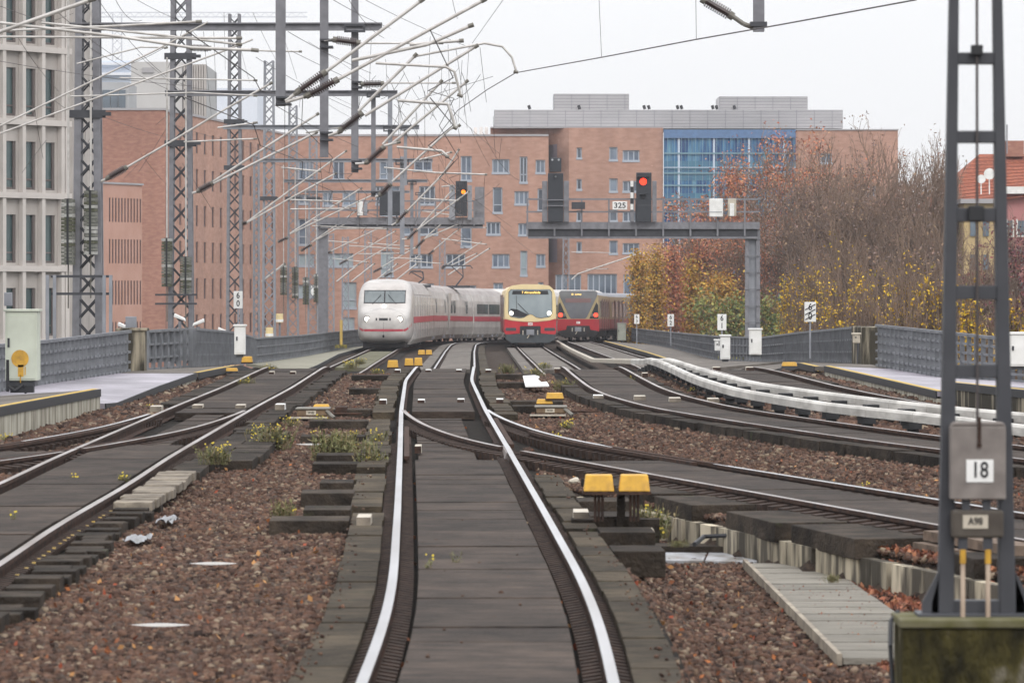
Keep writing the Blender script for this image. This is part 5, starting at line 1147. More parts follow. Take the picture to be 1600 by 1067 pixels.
def weights(parent, x0, x1, y0, y1, d, n):
    a, b = P(x0, y1, d), P(x1, y0, d); cx = (a.x+b.x)/2; r = (b.x-a.x)/2; h = (b.z-a.z)/n
    w_ = thing_child = None; g = MB()
    for k in range(n):
        z = a.z+h*k; q = r*random.uniform(.93, 1.0); g.tube((cx,d-.3,z), (cx,d-.3,z+h*.84), q, random.choice([0,0,1,1,2]), 14)
    g.box(cx-.03,cx+.03,d-.3-r-.01,d-.3-r+.03,a.z,b.z,3); g.tube((cx,d-.3,a.z),(cx,d-.3,b.z),r*.55,3,8)
    o = g.build('counterweight', [mat('mossy_weight_slab',(.075,.08,.055,1),(.12,.12,.09,1),9,.9), mat('grey_weight_slab',(.2,.2,.18,1),(.13,.135,.115,1),9,.9), mat('pale_weight_slab',(.42,.42,.4,1),(.3,.3,.28,1),9,.9), 'blk'], parent); MB().tube((cx,d-.3,a.z-1.2),(cx,d-.3,a.z),.02).build('guide_rod', 'inscap', parent)
    MB().tube((cx,d-.3,b.z),(cx,d-.3,b.z+6.2),.03).build('tension_rod', 'alu', parent); return o

# (d, mast px left, right at y=500, top width factor, top y, beam y, beam thickness px, beam end px, label)
PT = [
 (118,113,160,-60,42,12,597,'nearest lattice mast on the left, with mossy weight stacks, caged foot and top crossbeam',
   [(549,560,-90,270)], [((97,120,311,414),18),((132,155,298,398),18)]),
 (147,262,302,-70,146,9,621,'second lattice mast on the left with pale striped weight stacks',
   [(580,587,140,308)], [((253,271,372,448),15),((282,301,401,462),15)]),
 (200,353,379,22,199,7,655,'third lattice mast on the left, behind the 60 sign, with forked top',
   [(606,613,150,352),(631,636,200,290)], []),
 (235,409,431,95,251,6,676,'fourth lattice mast on the left, plain, right of the 60 sign mast', [(625,632,245,398)], []),
 (265,448,467,165,283,5,668,'fifth lattice mast with two small weight stacks above the bend of the fence', [(641,646,280,400)], [((438,449,414,461),12),((456,467,417,466),12)]),
 (300,480,498,215,300,4,640,'sixth lattice mast, slimmer, with two mossy weight stacks, left of the express train', [(653,657,300,420)], [((473,483,433,476),10),((490,499,428,472),10)]),
]
for d, xa, xb, ty, by, bt, bx, lab, posts, wts in PT:
    xc, wb_ = ((xa+xb)/2-800)/F*d, (xb-xa)/F*d; zg = fl(FL, d, 3)-4
    t = thing('overhead_line_portal', lab, 'mast', (xc, d, zg), 0, 'lattice masts of the overhead line')
    lg_ = .19 if d < 120 else .15 if d < 160 else .13 if d < 210 else .11
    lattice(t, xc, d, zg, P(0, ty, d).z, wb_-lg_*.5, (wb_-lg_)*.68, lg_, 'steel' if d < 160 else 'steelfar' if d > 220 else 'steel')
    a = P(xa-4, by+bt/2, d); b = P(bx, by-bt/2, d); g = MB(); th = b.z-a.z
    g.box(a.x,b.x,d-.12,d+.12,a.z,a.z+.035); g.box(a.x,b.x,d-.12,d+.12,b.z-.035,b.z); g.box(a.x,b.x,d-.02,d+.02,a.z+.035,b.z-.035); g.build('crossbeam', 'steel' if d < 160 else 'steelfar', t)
    for px0, px1, py0, py1 in posts: hanger_post(t, d+.3, px0, px1, py0, py1); bracket(t, d, (px0+px1)/2, by+3, (px1-px0)*3, (px1-px0)*1.2)
    for (q, n) in wts: weights(t, *q, d, n)
    for yy in ([178] if d == 118 else [88, 224] if d == 147 else [190, 262] if d == 200 else [310]):
        c = P(0, yy, d).z; g = MB(); g.box(xc-wb_*.62,xc+wb_*.62,d-.14,d-.06,c-.12,c+.1); g.box(xc+wb_*.5,xc+wb_*.8,d-.2,d-.02,c-.06,c+.04); g.build('collar', 'steeldk', t)
    if d == 118:
        for yy in (432, 459): MB().box(P(84,yy,d).x,P(180,yy,d).x,d-.8,d-.74,P(0,yy+2,d).z,P(0,yy-2,d).z).build('cage_rail', 'steeldk', t)
        for px in (80, 91, 168, 178): MB().box(P(px-3,0,d).x,P(px+2,0,d).x,d-.9,d-.82,P(0,540,d).z,P(0,430,d).z).build('cage_post', 'steelfar', t)
    if d == 147:
        for yy in (460, 474): MB().box(P(245,yy,d).x,P(310,yy,d).x,d-.7,d-.65,P(0,yy+2,d).z,P(0,yy-1,d).z).build('cage_rail', 'steeldk', t)
    ROOT[t.name] = Vector((xc, d, zg)); globals()['PT_%d' % d] = t
# two nearer portals whose crossbeams are above the picture
def nearportal(d, xm, post, label, w_=.62):
    xc = (xm-800)/F*d; t = thing('overhead_line_portal', label, 'mast', (xc, d, fl(FL, d, 3)-4), 0, 'lattice masts of the overhead line')
    lattice(t, xc, d, fl(FL, d, 3)-4, 8.4, w_, w_*.7, .12)
    a = (xc-.3, 7.2); b = P(post[1]+60, 0, d).x; g = MB(); g.box(a[0],b,d-.12,d+.12,7.2,7.235); g.box(a[0],b,d-.12,d+.12,7.5,7.535); g.box(a[0],b,d-.02,d+.02,7.235,7.5); g.build('crossbeam', 'steel', t)
    q = hanger_post(t, d+.3, post[0], post[1], 450-7.2*F/d, post[2]); return t
n1 = nearportal(80, -150, (431,446,166), 'portal whose thick hanging post is the leftmost one, crossbeam out of view')
n2 = nearportal(100, -60, (500,513,246), 'portal whose hanging post is second from left, crossbeam out of view')
n0 = nearportal(62, -260, (-700,-690,0), 'portal out of view at left holding the nearest pale tubes')
n3 = thing('overhead_line_portal', 'post end with brown insulator hanging into the top of the photo, above the gantry', 'mast', P(1185, -300, 90), 0, 'lattice masts of the overhead line')
q = hanger_post(n3, 90, 1177, 1194, -60, 50)
MB().box(P(1172,0,90).x,P(1198,0,90).x,89.84,90.2,P(0,42,90).z,P(0,35,90).z).build('clamp', 'steeldk', n3)
insul(n3, P(1096,-2,90), P(1146,27,90), .12, 11); tube(n3, (1146,27,1162,38,1178,44), 90, .05, 'rod', 'inscap')
MB().box(-13,P(1230,0,90).x,89.8,90.2,P(0,-60,90).z,P(0,-90,90).z).build('crossbeam', 'steel', n3)

# cantilevers: (parent, depth, insulators, tubes, tube radius)
CT = [
 (n1,80,[(463,145,510,112),(478,151,529,124)],[(510,112,660,0),(529,124,757,0),(550,95,668,70,737,40),(587,99,697,105,710,112,720,150),(446,158,464,145),(446,160,480,150)],.045),
 (n2,100,[(530,205,567,176)],[(560,174,650,86),(570,181,745,72),(650,88,757,68,785,73,800,90,807,113),(513,212,532,206),(622,157,700,163,712,200),(640,70,722,64)],.05),
 (n2,100,[(520,62,563,68)],[(563,68,690,68),(506,64,522,62)],.03),
 (PT_118,118,[(572,255,601,229)],[(598,226,690,127),(612,225,730,127),(555,256,573,255),(600,228,624,222),(620,230,690,236,700,245)],.05),
 (PT_118,118,[(564,132,600,131)],[(600,130,710,130),(560,132,566,132)],.03),
 (PT_118,118,[(167,279,199,261)],[(199,261,275,217,350,172,424,130),(157,284,168,279)],.055),
 (PT_147,147,[(593,305,611,287)],[(613,284,703,202,718,196),(586,308,594,305)],.055),
 (PT_147,147,[(309,299,333,286)],[(333,284,400,240,497,178),(333,287,400,254,495,207),(297,303,310,299)],.055),
 (PT_147,147,[(296,75,330,76)],[(330,76,420,80,470,81)],.04),
 (PT_200,200,[(620,347,637,329)],[(637,329,690,275,717,234),(637,329,692,272),(600,262,680,270,760,273),(655,250,705,238),(612,352,621,347)],.055),
 (PT_200,200,[(378,349,386,348)],[(386,347,450,300,541,236),(386,348,450,312,525,271),(440,262,500,268),(478,208,540,198)],.055),
 (PT_235,235,[(637,373,652,359)],[(652,359,707,297),(652,359,733,299),(628,374,638,373),(655,310,715,314),(690,292,707,290)],.055),
 (PT_235,235,[(434,378,450,371)],[(453,365,565,294),(453,366,582,305),(449,312,535,315),(454,327,548,326)],.055),
 (PT_265,265,[(650,387,663,374)],[(663,373,733,343),(663,373,722,322),(645,389,651,387)],.055),
 (PT_265,265,[(470,392,487,382)],[(487,379,582,312),(487,379,575,330),(490,344,565,348),(488,353,606,358),(520,358,600,356)],.055),
 (PT_300,300,[(505,398,518,393)],[(518,392,606,350),(545,384,640,390),(560,397,625,396)],.05),
 (PT_300,300,[(530,413,543,406)],[(543,405,618,361),(551,418,560,413),(560,413,622,376)],.05),
 (PT_300,300,[(583,425,597,418)],[(597,417,650,386),(610,403,660,405)],.05),
 (PT_300,300,[(690,420,699,413)],[(699,413,752,378),(640,408,690,412),(575,380,640,385),(505,376,560,380)],.045),
 (PT_300,300,[(600,432,612,426)],[(612,426,655,400),(520,404,575,410),(700,352,760,356),(660,330,720,338)],.045),
 (PT_300,300,[(668,399,678,391)],[(678,390,735,343),(690,373,760,382),(702,416,745,396)],.05),
 (n0,62,[],[(-60,72,0,50,145,-1),(0,36,182,57,300,75,400,79)],.04),
 (n1,80,[],[(-60,226,0,197,245,78,325,35),(-60,233,0,209,350,80,395,62),(65,36,257,56,375,70),(0,58,375,60),(15,48,180,41,312,34)],.032),
 (PT_118,117.6,[],[(120,100,220,74,260,75),(110,151,300,145,400,150),(187,122,400,126),(287,222,400,217)],.03),
 (n2,100,[(250,270,0,0)][:0],[(340,200,400,192)],.03),
]
for par, d, ins, tubes, r in CT:
    for q in ins: insul(par, P(q[0],q[1],d), P(q[2],q[3],d), .085 if d < 90 else .1 if d < 130 else .12, 11 if d < 150 else 6)
    for k, s in enumerate(tubes):
        s = tuple(s) if len(s) > 4 or True else s; tube(par, s, d, (r if len(s) < 7 else r*.75)*.72)
for par, d, x, y, w_ in ((n1,80,439,152,17),(n1,80,439,162,17),(n2,100,507,207,15),(n2,100,507,218,15),(n2,100,507,62,15),(n2,100,507,73,15),(PT_118,118,555,128,12),(PT_118,118,555,136,12),(PT_118,118,555,252,12),(PT_118,118,555,263,12),(PT_147,147,584,300,9)):
    a = P(x-w_/2, y+2, d); b = P(x+w_/2, y-1, d); MB().box(a.x,b.x+.08,d-.02,d+.45,a.z,b.z).build('collar', 'steeldk', par)
# slim masts far behind
for (xa, xb, ty, d, lab) in ((396,405,240,250,'thin far lattice mast right of the 60 sign mast'),(604,612,350,350,'thin far lattice mast just above the express train windscreen'),(511,522,365,330,'thin far lattice mast just left of the express train, first of two'),(534,545,370,345,'thin far lattice mast just left of the express train, second of two'),(569,581,360,360,'thin far lattice mast rising behind the express train nose'),(686,696,375,370,'thin far lattice mast behind the express train roof'),(879,890,372,380,'thin far lattice mast rising behind the older red train')):
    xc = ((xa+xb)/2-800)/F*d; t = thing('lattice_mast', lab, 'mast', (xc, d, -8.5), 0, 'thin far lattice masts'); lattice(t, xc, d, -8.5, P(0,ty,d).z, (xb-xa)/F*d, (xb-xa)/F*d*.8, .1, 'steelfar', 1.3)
    if xa > 870: tube(t, (893,437,903,428,1003,395), d, .06); tube(t, (893,394,955,395), d, .03); tube(t, (916,421,950,420), d, .03)
    elif xa > 680: tube(t, (700,430,712,422,765,388), d, .06)
    else: tube(t, (xb+4,440,xb+40,412), d, .06)
sq = thing('steel_pylon', 'solid bluegrey steel pylon between the lattice masts left of the express train', 'mast', P(500, 540, 320))
MB().box(P(496,0,320).x,P(508,0,320).x,320,320.5,-8,P(0,345,320).z).build('column', 'steel', sq); MB().box(P(486,0,320).x,P(506,0,320).x,319.9,319.99,P(0,462,320).z,P(0,446,320).z).build('plate', 'white', sq)

# wires
def wire(pts, label, r=.012, group='overhead wires'):
    g = MB(); g.path([P(*p) for p in pts], r, n=5); return solo(g, 'overhead_wire', 'wire', label, 'wire', group)
def sag(a, b, s, n=8):
    return [(a[0]+(b[0]-a[0])*k/n, a[1]+(b[1]-a[1])*k/n+s*4*(k/n)*(1-k/n), a[2]+(b[2]-a[2])*k/n) for k in range(n+1)]
wire([(1432,0,72),(1225,38,80),(1088,62,88),(940,90,100),(806,114,118),(762,140,135),(715,173,150),(690,205,170)], 'long contact wire descending from the upper right corner side to the arms', .014)
for a, b, d, l in ((936,940,100,'first'),(1087,1088,88,'second')): wire([(a,0 if d == 100 else -20,d),(b,90 if d == 100 else 62,d)], l+' thin dropper hanging onto the long contact wire at right', .006)
WL = [((0,96,95),(300,135,110),4),((85,15,90),(215,110,110),6),((150,-5,90),(260,120,115),10),((178,-5,90),(222,32,110),14),((140,75,110),(262,140,118),2),((205,-5,110),(300,40,118),3),((262,-5,118),(312,62,140),3),
 ((520,0,80),(610,45,118),2),((545,0,90),(600,60,118),8),((570,0,100),(735,75,118),3),((790,-5,90),(738,68,118),0),((707,0,100),(715,30,118),3),((450,50,80),(580,115,118),3),((400,90,100),(560,175,130),4),((455,80,100),(640,165,118),2),
 ((700,70,118),(704,195,147),2),((712,75,118),(730,200,147),-4),((722,95,118),(716,190,160),3),((733,70,118),(725,180,147),6),((750,75,110),(760,160,118),1),((640,160,118),(770,120,100),0),((430,165,80),(560,230,118),3),((445,165,80),(445,270,118),2),
 ((318,50,118),(330,180,147),3),((334,50,118),(338,170,147),-3),((350,20,118),(352,110,200),0),((368,40,147),(390,130,200),3),((300,45,118),(205,100,118),5),((215,85,118),(300,155,147),2),((270,195,147),(410,235,200),2),((150,178,118),(260,215,147),2),
 ((500,250,118),(508,330,200),2),((515,250,118),(560,340,235),2),((470,300,200),(600,345,265),2),((697,230,147),(694,330,235),2),((716,236,200),(720,330,265),2),((690,205,147),(650,260,200),4),((735,200,147),(765,260,200),2),((700,165,118),(780,240,200),3),
 ((560,300,200),(562,380,265),0),((600,330,235),(690,380,300),2),((780,350,235),(840,400,300),3),((740,310,235),(800,355,265),1),((660,345,235),(750,400,300),2),((395,20,118),(440,110,200),3),((0,10,80),(130,52,100),2)]
rw = random.Random(11)
for _ in range(42):
    x = rw.uniform(560, 790); y = rw.uniform(50, 330); d = 100+(y/330)*150; dx = rw.choice([-1,1])*rw.uniform(8, 60) if rw.random() < .6 else rw.uniform(-5, 5)
    WL.append(((x, y, d), (x+dx, y+rw.uniform(40, 110)*(1-.4*y/330), d+rw.uniform(0, 20)), rw.choice([-1,1])*rw.uniform(4, 14)))
for _ in range(26):
    x = rw.uniform(20, 520); y = rw.uniform(0, 300); d = 95+(x/520)*120; WL.append(((x, y, d), (x+rw.uniform(-60, 120), y+rw.uniform(10, 90), d+25), rw.uniform(-3, 5)))
for k, (a, b, s) in enumerate(WL):
    side = 'upper left' if (a[0]+b[0])/2 < 400 else 'middle' if (a[0]+b[0])/2 < 650 else 'right of the middle'
    wire(sag(a, b, s), 'thin dark wire slung between the pale tube arms', .0065 if a[2] < 150 else .009, 'thin wires tangled among the tube arms')
# contact wires running over the left and middle tracks
for T, nm, o_ in ((T1, 'leftmost track', .1), (TM, 'middle track', -.1)):
    for h, w_ in ((5.35, 'contact wire'), (6.9, 'carrier wire')):
        pts = []; ds_ = np.arange(74, 262, 12)
        for d in ds_:
            base = float(np.interp(d, [70,110,167,260], [3.3,3.25,2.75,1.9])) + (0 if h < 6 else 1.3); x = T.c(d)+(.25 if int(d/12) % 2 else -.25); pts.append((x, d, base+(0 if h < 6 else .35*math.cos(d/9.))))
        g = MB(); g.path(pts, .01, n=5); solo(g, 'overhead_wire', 'wire', f'{w_} above the {nm}', 'wire', 'overhead wires')

# ---------------------------------------------------------------- signal gantries
def gantry(d, x0, x1, yt, yb, yr, label, col=None, mt='steel'):
    X = lambda px: P(px, 0, d).x
    Z = lambda py: P(0, py, d).z
    t = thing('signal_gantry', label, 'gantry', (X((x0+x1)/2), d, Z(yb)))
    g = MB(); g.box(X(x0),X(x1),d-.05,d+1.2,Z(yt+11),Z(yt)); g.build('walkway_edge', mt, t)
    g = MB(); g.box(X(x0)+.1,X(x1)-.1,d+.1,d+.2,Z(yb),Z(yt+11)); g.build('girder', 'steeldk' if mt == 'steel' else mt, t)
    g = MB(); g.box(X(x0)+.1,X(x1)-.1,d+.0,d+.35,Z(yb),Z(yb-3)); g.build('bottom_flange', mt, t)
    x = x0+2; k = 0
    while x < x1:
        MB().box(X(x-1.3),X(x+1.3),d-.12,d-.055,Z(yb-4),Z(yr)).build('railing_post', mt, t); x += (x1-x0)/8.6
    for y in (yr, yr+(yt-yr)*.55): MB().box(X(x0),X(x1),d-.13,d-.08,Z(y+1),Z(y-.8)).build('railing', mt, t); MB().box(X(x0),X(x1),d+1.1,d+1.15,Z(y+1),Z(y-.8)).build('railing', mt, t)
    if col:
        for a in (col[0], col[1]-6): MB().box(X(a),X(a+6),d+.2,d+.6,-9.5,Z(yt+12)).build('column_leg', mt, t)
        MB().box(X(col[0]+5.9),X(col[1]-5.9),d+.35,d+.45,-9.5,Z(yt+12)).build('column_web', 'steelfar', t)
        y = yb
        while y < 560: MB().box(X(col[0]-1),X(col[1]+1),d+.15,d+.19,Z(y+1.2),Z(y)).build('column_batten', mt, t); y += 26
        for a in (1160, 1190): pass
    return t
ga = gantry(205, 822, 1187, 347, 373, 311, 'grey signal gantry with railing reaching over the tracks from a column at right', (1165,1188))
DG = 204.7
def board(parent, x0, x1, y0, y1, d=DG, name='backboard', m='sigblk', th=.12, rim=True):
    a, b = P(x0,y1,d), P(x1,y0,d); o = MB().box(a.x,b.x,d-th,d,a.z,b.z).build(name, m, parent, bevel=.02); return o
def signal(label, x0, x1, y0, y1, d, lamps, wings=True):
    a = P((x0+x1)/2, y1, d); t = thing('railway_signal', label, 'signal', a)
    b = board(t, x0, x1, y0, y1, d); s = d/F
    for (px, py, r, m, nm) in lamps:
        q = P(px, py, d-.13); g = MB(); disc(g, q.x, q.z, q.y, r, 16, th=.03); g.build(nm, m, t)
        h = MB(); h.box(q.x-r*1.6,q.x+r*1.6,q.y-.3,q.y-.01,q.z+r*1.3,q.z+r*1.5); h.build('hood', 'blk', t)
    return t
ambr = mat('red_signal_lamp', (1,.045,.02,1), emit=2.2); amby = mat('amber_signal_lamp', (1,.24,.02,1), emit=2); lens = mat('unlit_lens', (.4,.42,.45,1), rough=.3)
sg = signal('black signal on the gantry showing a red light', 985+9, 1018, 270, 347, DG, [(1005,284,.17,ambr,'red_light'),(1005,308,.09,'blk','unlit_lamp')])
board(sg, 984.5, 991, 283, 347, DG+.1, 'side_panel', 'steel'); board(sg, 1019, 1026, 283, 347, DG+.1, 'side_panel', 'steel')
for k, y in enumerate((283, 292, 301, 310, 319)): MB().box(P(985,0,DG).x,P(989.5,0,DG).x,DG-.16,DG-.1,P(0,y+9,DG).z,P(0,y,DG).z).build('marker_band', 'white' if k % 2 == 0 else 'blk', sg)
MB().box(P(995,0,DG).x,P(1017,0,DG).x,DG-.135,DG-.122,P(0,322,DG).z,P(0,320,DG).z).build('panel_gap', 'steeldk', sg)
s2_ = signal('taller unlit black signal at the left end of the gantry', 856, 880, 271, 347, DG, [(868,276,.05,lens,'unlit_lamp')])
board(s2_, 859, 877, 247, 269, DG, 'upper_board'); board(s2_, 847, 855.5, 283, 347, DG+.1, 'side_panel', 'steel'); board(s2_, 880.5, 889, 283, 347, DG+.1, 'side_panel', 'steel')
for px in (863, 873): q = P(px, 250, DG-.13); disc(MB(), q.x, q.z, q.y, .05, 10, th=.03).build('unlit_lamp', lens, s2_)
for y in (312, 321): MB().box(P(849,0,DG).x,P(888,0,DG).x,DG-.2,DG-.15,P(0,y+1.5,DG).z,P(0,y,DG).z).build('guard_rail', 'steel', s2_)
t = thing('number_sign', 'white 325 number sign on the gantry left of the red signal', 'sign', P(968, 328, DG), 0, 'white track number signs')
board(t, 957, 980, 315, 328, DG, 'board', 'white', .05); text('325', 'numerals', .36, P(968.5,321.5,DG)+Vector((0,-.055,0)), t, sx=1.1)
solo(MB().box(P(893,0,DG).x,P(914,0,DG).x,DG-.3,DG,P(0,327,DG).z,P(0,316,DG).z), 'junction_box', 'steeldk', 'dark box on the gantry railing left of the 325 sign', 'box')
t = thing('gantry_cabinet', 'white switch cabinet on the right end of the gantry', 'cabinet', P(1118, 340, DG+.3)); board(t, 1108, 1129, 311, 339, DG+.3, 'body', 'white', .4); board(t, 1108.5, 1128.5, 331, 332, DG-.11, 'seam', 'steelfar', .01)
t = thing('gantry_cabinet', 'narrow white cabinet pair at the far right end of the gantry', 'cabinet', P(1143, 340, DG+.3)); board(t, 1137, 1150, 311, 338, DG+.3, 'body', 'cream', .3); board(t, 1140, 1147, 318, 338, DG-.01, 'door', 'white', .1)
gl_ = gantry(265, 497, 757, 340, 357, 314, 'paler signal gantry seen through the tube arms at left of the middle', None, 'steel')
lg = signal('black signal with amber light on the left gantry', 712, 730, 283, 338, 264.7, [(724,300,.13,amby,'amber_light')])
for a, b in ((702,711),(730.5,737.5)): board(lg, a, b, 290, 344, 264.8, 'side_panel', 'steelfar')
for a, b, l in ((593,611,'left'),(612,628,'right')): 
    t = signal(l+' unlit black signal of the pair on the left gantry', a, b-1, 300, 337, 264.7, [])
wc = thing('gantry_cabinet', 'small white equipment frame on the left gantry', 'cabinet', P(566, 338, 264.6)); g = MB()
board(wc, 559, 567, 315, 337, 264.6, 'body', 'white', .3); board(wc, 568, 574, 316, 337, 264.6, 'door', 'steelfar', .2)
MB().box(P(742,0,265).x,P(757,0,265).x,265.2,265.6,P(0,340,265).z,P(0,292,265).z).build('end_frame', 'steel', gl_)
MB().box(P(497,0,265).x,P(512,0,265).x,265.2,265.7,-9.5,P(0,352,265).z).build('column', 'steel', gl_)

# lamps standing along the left fence
def lamp(px, py, d, label, flip=1, barrel=False):
    p = P(px, py, d); K = .6; t = thing('street_lamp', label, 'lamp', (p.x, d, -9.5))
    MB().tube((p.x,d,-9.5),(p.x,d,p.z-.1),.05).build('pole', 'steel', t)
    g = MB()
    if barrel: g.tube((p.x,d-.05,p.z-0.21),(p.x,d-.05,p.z+0.21),.17,n=14); g.build('lamp_head', mat('warm_lamp', (.8,.62,.3,1), (.6,.5,.3,1), 3), t); MB().tube((p.x,d-.05,p.z-0.18),(p.x,d-.05,p.z-0.06),.18,n=14).build('lens', 'white', t)
    else: g.hexa([(p.x-0.18*flip,d-.1,p.z+0.03),(p.x+0.18*flip,d-.1,p.z-0.096),(p.x+0.18*flip,d+.15,p.z-0.096),(p.x-0.18*flip,d+.15,p.z+0.03)],[(p.x-0.162*flip,d-.1,p.z+0.144),(p.x+0.15*flip,d-.1,p.z+0.0),(p.x+0.15*flip,d+.15,p.z+0.0),(p.x-0.162*flip,d+.15,p.z+0.144)]); g.build('lamp_head', 'white', t, bevel=.02)
lamp(194, 511, 120, 'white lamp head just left of the stone pillar'); lamp(281, 497, 130, 'white lamp head in front of the second lattice mast'); lamp(310, 505, 128, 'white lamp head right of the second lattice mast', -1)
lamp(348, 517, 160, 'low white lamp head left of the 60 sign mast'); lamp(421, 519, 190, 'barrel-shaped warm lamp beside the fourth lattice mast', barrel=True); lamp(437, 497, 200, 'white round lamp by the fifth lattice mast', barrel=True)

# ---------------------------------------------------------------- trees and bushes
def leafmat(name, cols, rough=.7):
    m = bpy.data.materials.new(name); m.use_nodes = True; t = m.node_tree; p = t.nodes['Principled BSDF']; p.inputs['Roughness'].default_value = rough; p.inputs['Specular IOR Level'].default_value = .15
    ge = t.nodes.new('ShaderNodeNewGeometry'); cr = t.nodes.new('ShaderNodeValToRGB'); cr.color_ramp.interpolation = 'CONSTANT'; el = cr.color_ramp.elements
    el[0].color = cols[0]; el[0].position = 0; el[1].color = cols[1]; el[1].position = 1/len(cols)
    for k, c in enumerate(cols[2:]): e = el.new((k+2)/len(cols)); e.color = c
    t.links.new(ge.outputs['Random Per Island'], cr.inputs[0]); t.links.new(cr.outputs[0], p.inputs['Base Color']); return m
c_ = lambda r, g, b: lin(r, g, b)
LM = {'orange': leafmat('orange_leaves', [c_(185,115,88), c_(160,102,82), c_(195,128,95), c_(145,105,90), c_(178,135,98)]),
 'bare': leafmat('sparse_brown_leaves', [c_(125,105,98), c_(140,112,98), c_(110,95,90), c_(150,125,100)]),
 'yellow': leafmat('yellow_leaves', [c_(212,172,45), c_(196,152,42), c_(172,140,55), c_(216,182,62), c_(130,118,58)]),
 'gold': leafmat('gold_brown_leaves', [c_(190,145,62), c_(165,122,62), c_(200,165,75), c_(140,115,62), c_(178,128,62), c_(150,130,65)]),
 'green': leafmat('dull_green_leaves', [c_(105,115,70), c_(125,130,75), c_(90,105,65), c_(145,140,75), c_(140,120,75)]),
 'purple': leafmat('purple_leaves', [c_(110,65,70), c_(90,55,62), c_(130,80,75)])}
BK = mat('grey_bark', (.15,.125,.115,1), (.1,.085,.08,1), 3, .9); TW = mat('brown_twigs', (.25,.175,.13,1), (.17,.12,.092,1), 1, .9)
def np_tubes(S, name, m, parent, n=3):
    """S: array rows (p(3), q(3), r0, r1) -> one mesh"""
    S = np.array(S); p, q, r0, r1 = S[:,:3], S[:,3:6], S[:,6], S[:,7]; v = q-p; L = np.linalg.norm(v,axis=1)[:,None]+1e-9; v = v/L
    u = np.where(np.abs(v[:,2:3]) < .9, [[0,0,1.]], [[1.,0,0]]); a = np.cross(v, u); a /= np.linalg.norm(a,axis=1)[:,None]+1e-9; b = np.cross(v, a); k = len(S)
    V = np.zeros((k, 2*n, 3))
    for i in range(n):
        c, s = math.cos(2*math.pi*i/n), math.sin(2*math.pi*i/n); V[:,i] = p+(a*c+b*s)*r0[:,None]; V[:,n+i] = q+(a*c+b*s)*r1[:,None]
    fb = np.array([(i,(i+1)%n,n+(i+1)%n,n+i) for i in range(n)]); return np_mesh(V.reshape(-1,3), (fb[None]+2*n*np.arange(k)[:,None,None]).reshape(-1,4), name, m, parent)
def np_mesh(V, Fq, name, m, parent):
    me = bpy.data.meshes.new(name); me.vertices.add(len(V)); me.vertices.foreach_set('co', V.reshape(-1).astype(np.float32)); me.loops.add(Fq.size)
    me.loops.foreach_set('vertex_index', Fq.reshape(-1).astype(np.int32)); me.polygons.add(len(Fq)); k = Fq.shape[1]
    me.polygons.foreach_set('loop_start', np.arange(0, Fq.size, k, dtype=np.int32)); me.polygons.foreach_set('loop_total', np.full(len(Fq), k, np.int32)); me.update(); me.materials.append(m)
    o = bpy.data.objects.new(name, me); C.objects.link(o)
    if parent: o.parent = parent
    return o
def leaves(P_, size, rg, name, m, parent):
    n = len(P_); a = rg.normal(size=(n,3)); a /= np.linalg.norm(a,axis=1)[:,None]; b = np.cross(a, rg.normal(size=(n,3))); b /= np.linalg.norm(b,axis=1)[:,None]
    s = (size*(.6+.8*rg.random(n)))[:,None]; V = np.stack([P_-a*s, P_-b*s*.6, P_+a*s, P_+b*s*.6], 1); return np_mesh(V.reshape(-1,3), np.arange(4*n).reshape(n,4), name, m, parent)
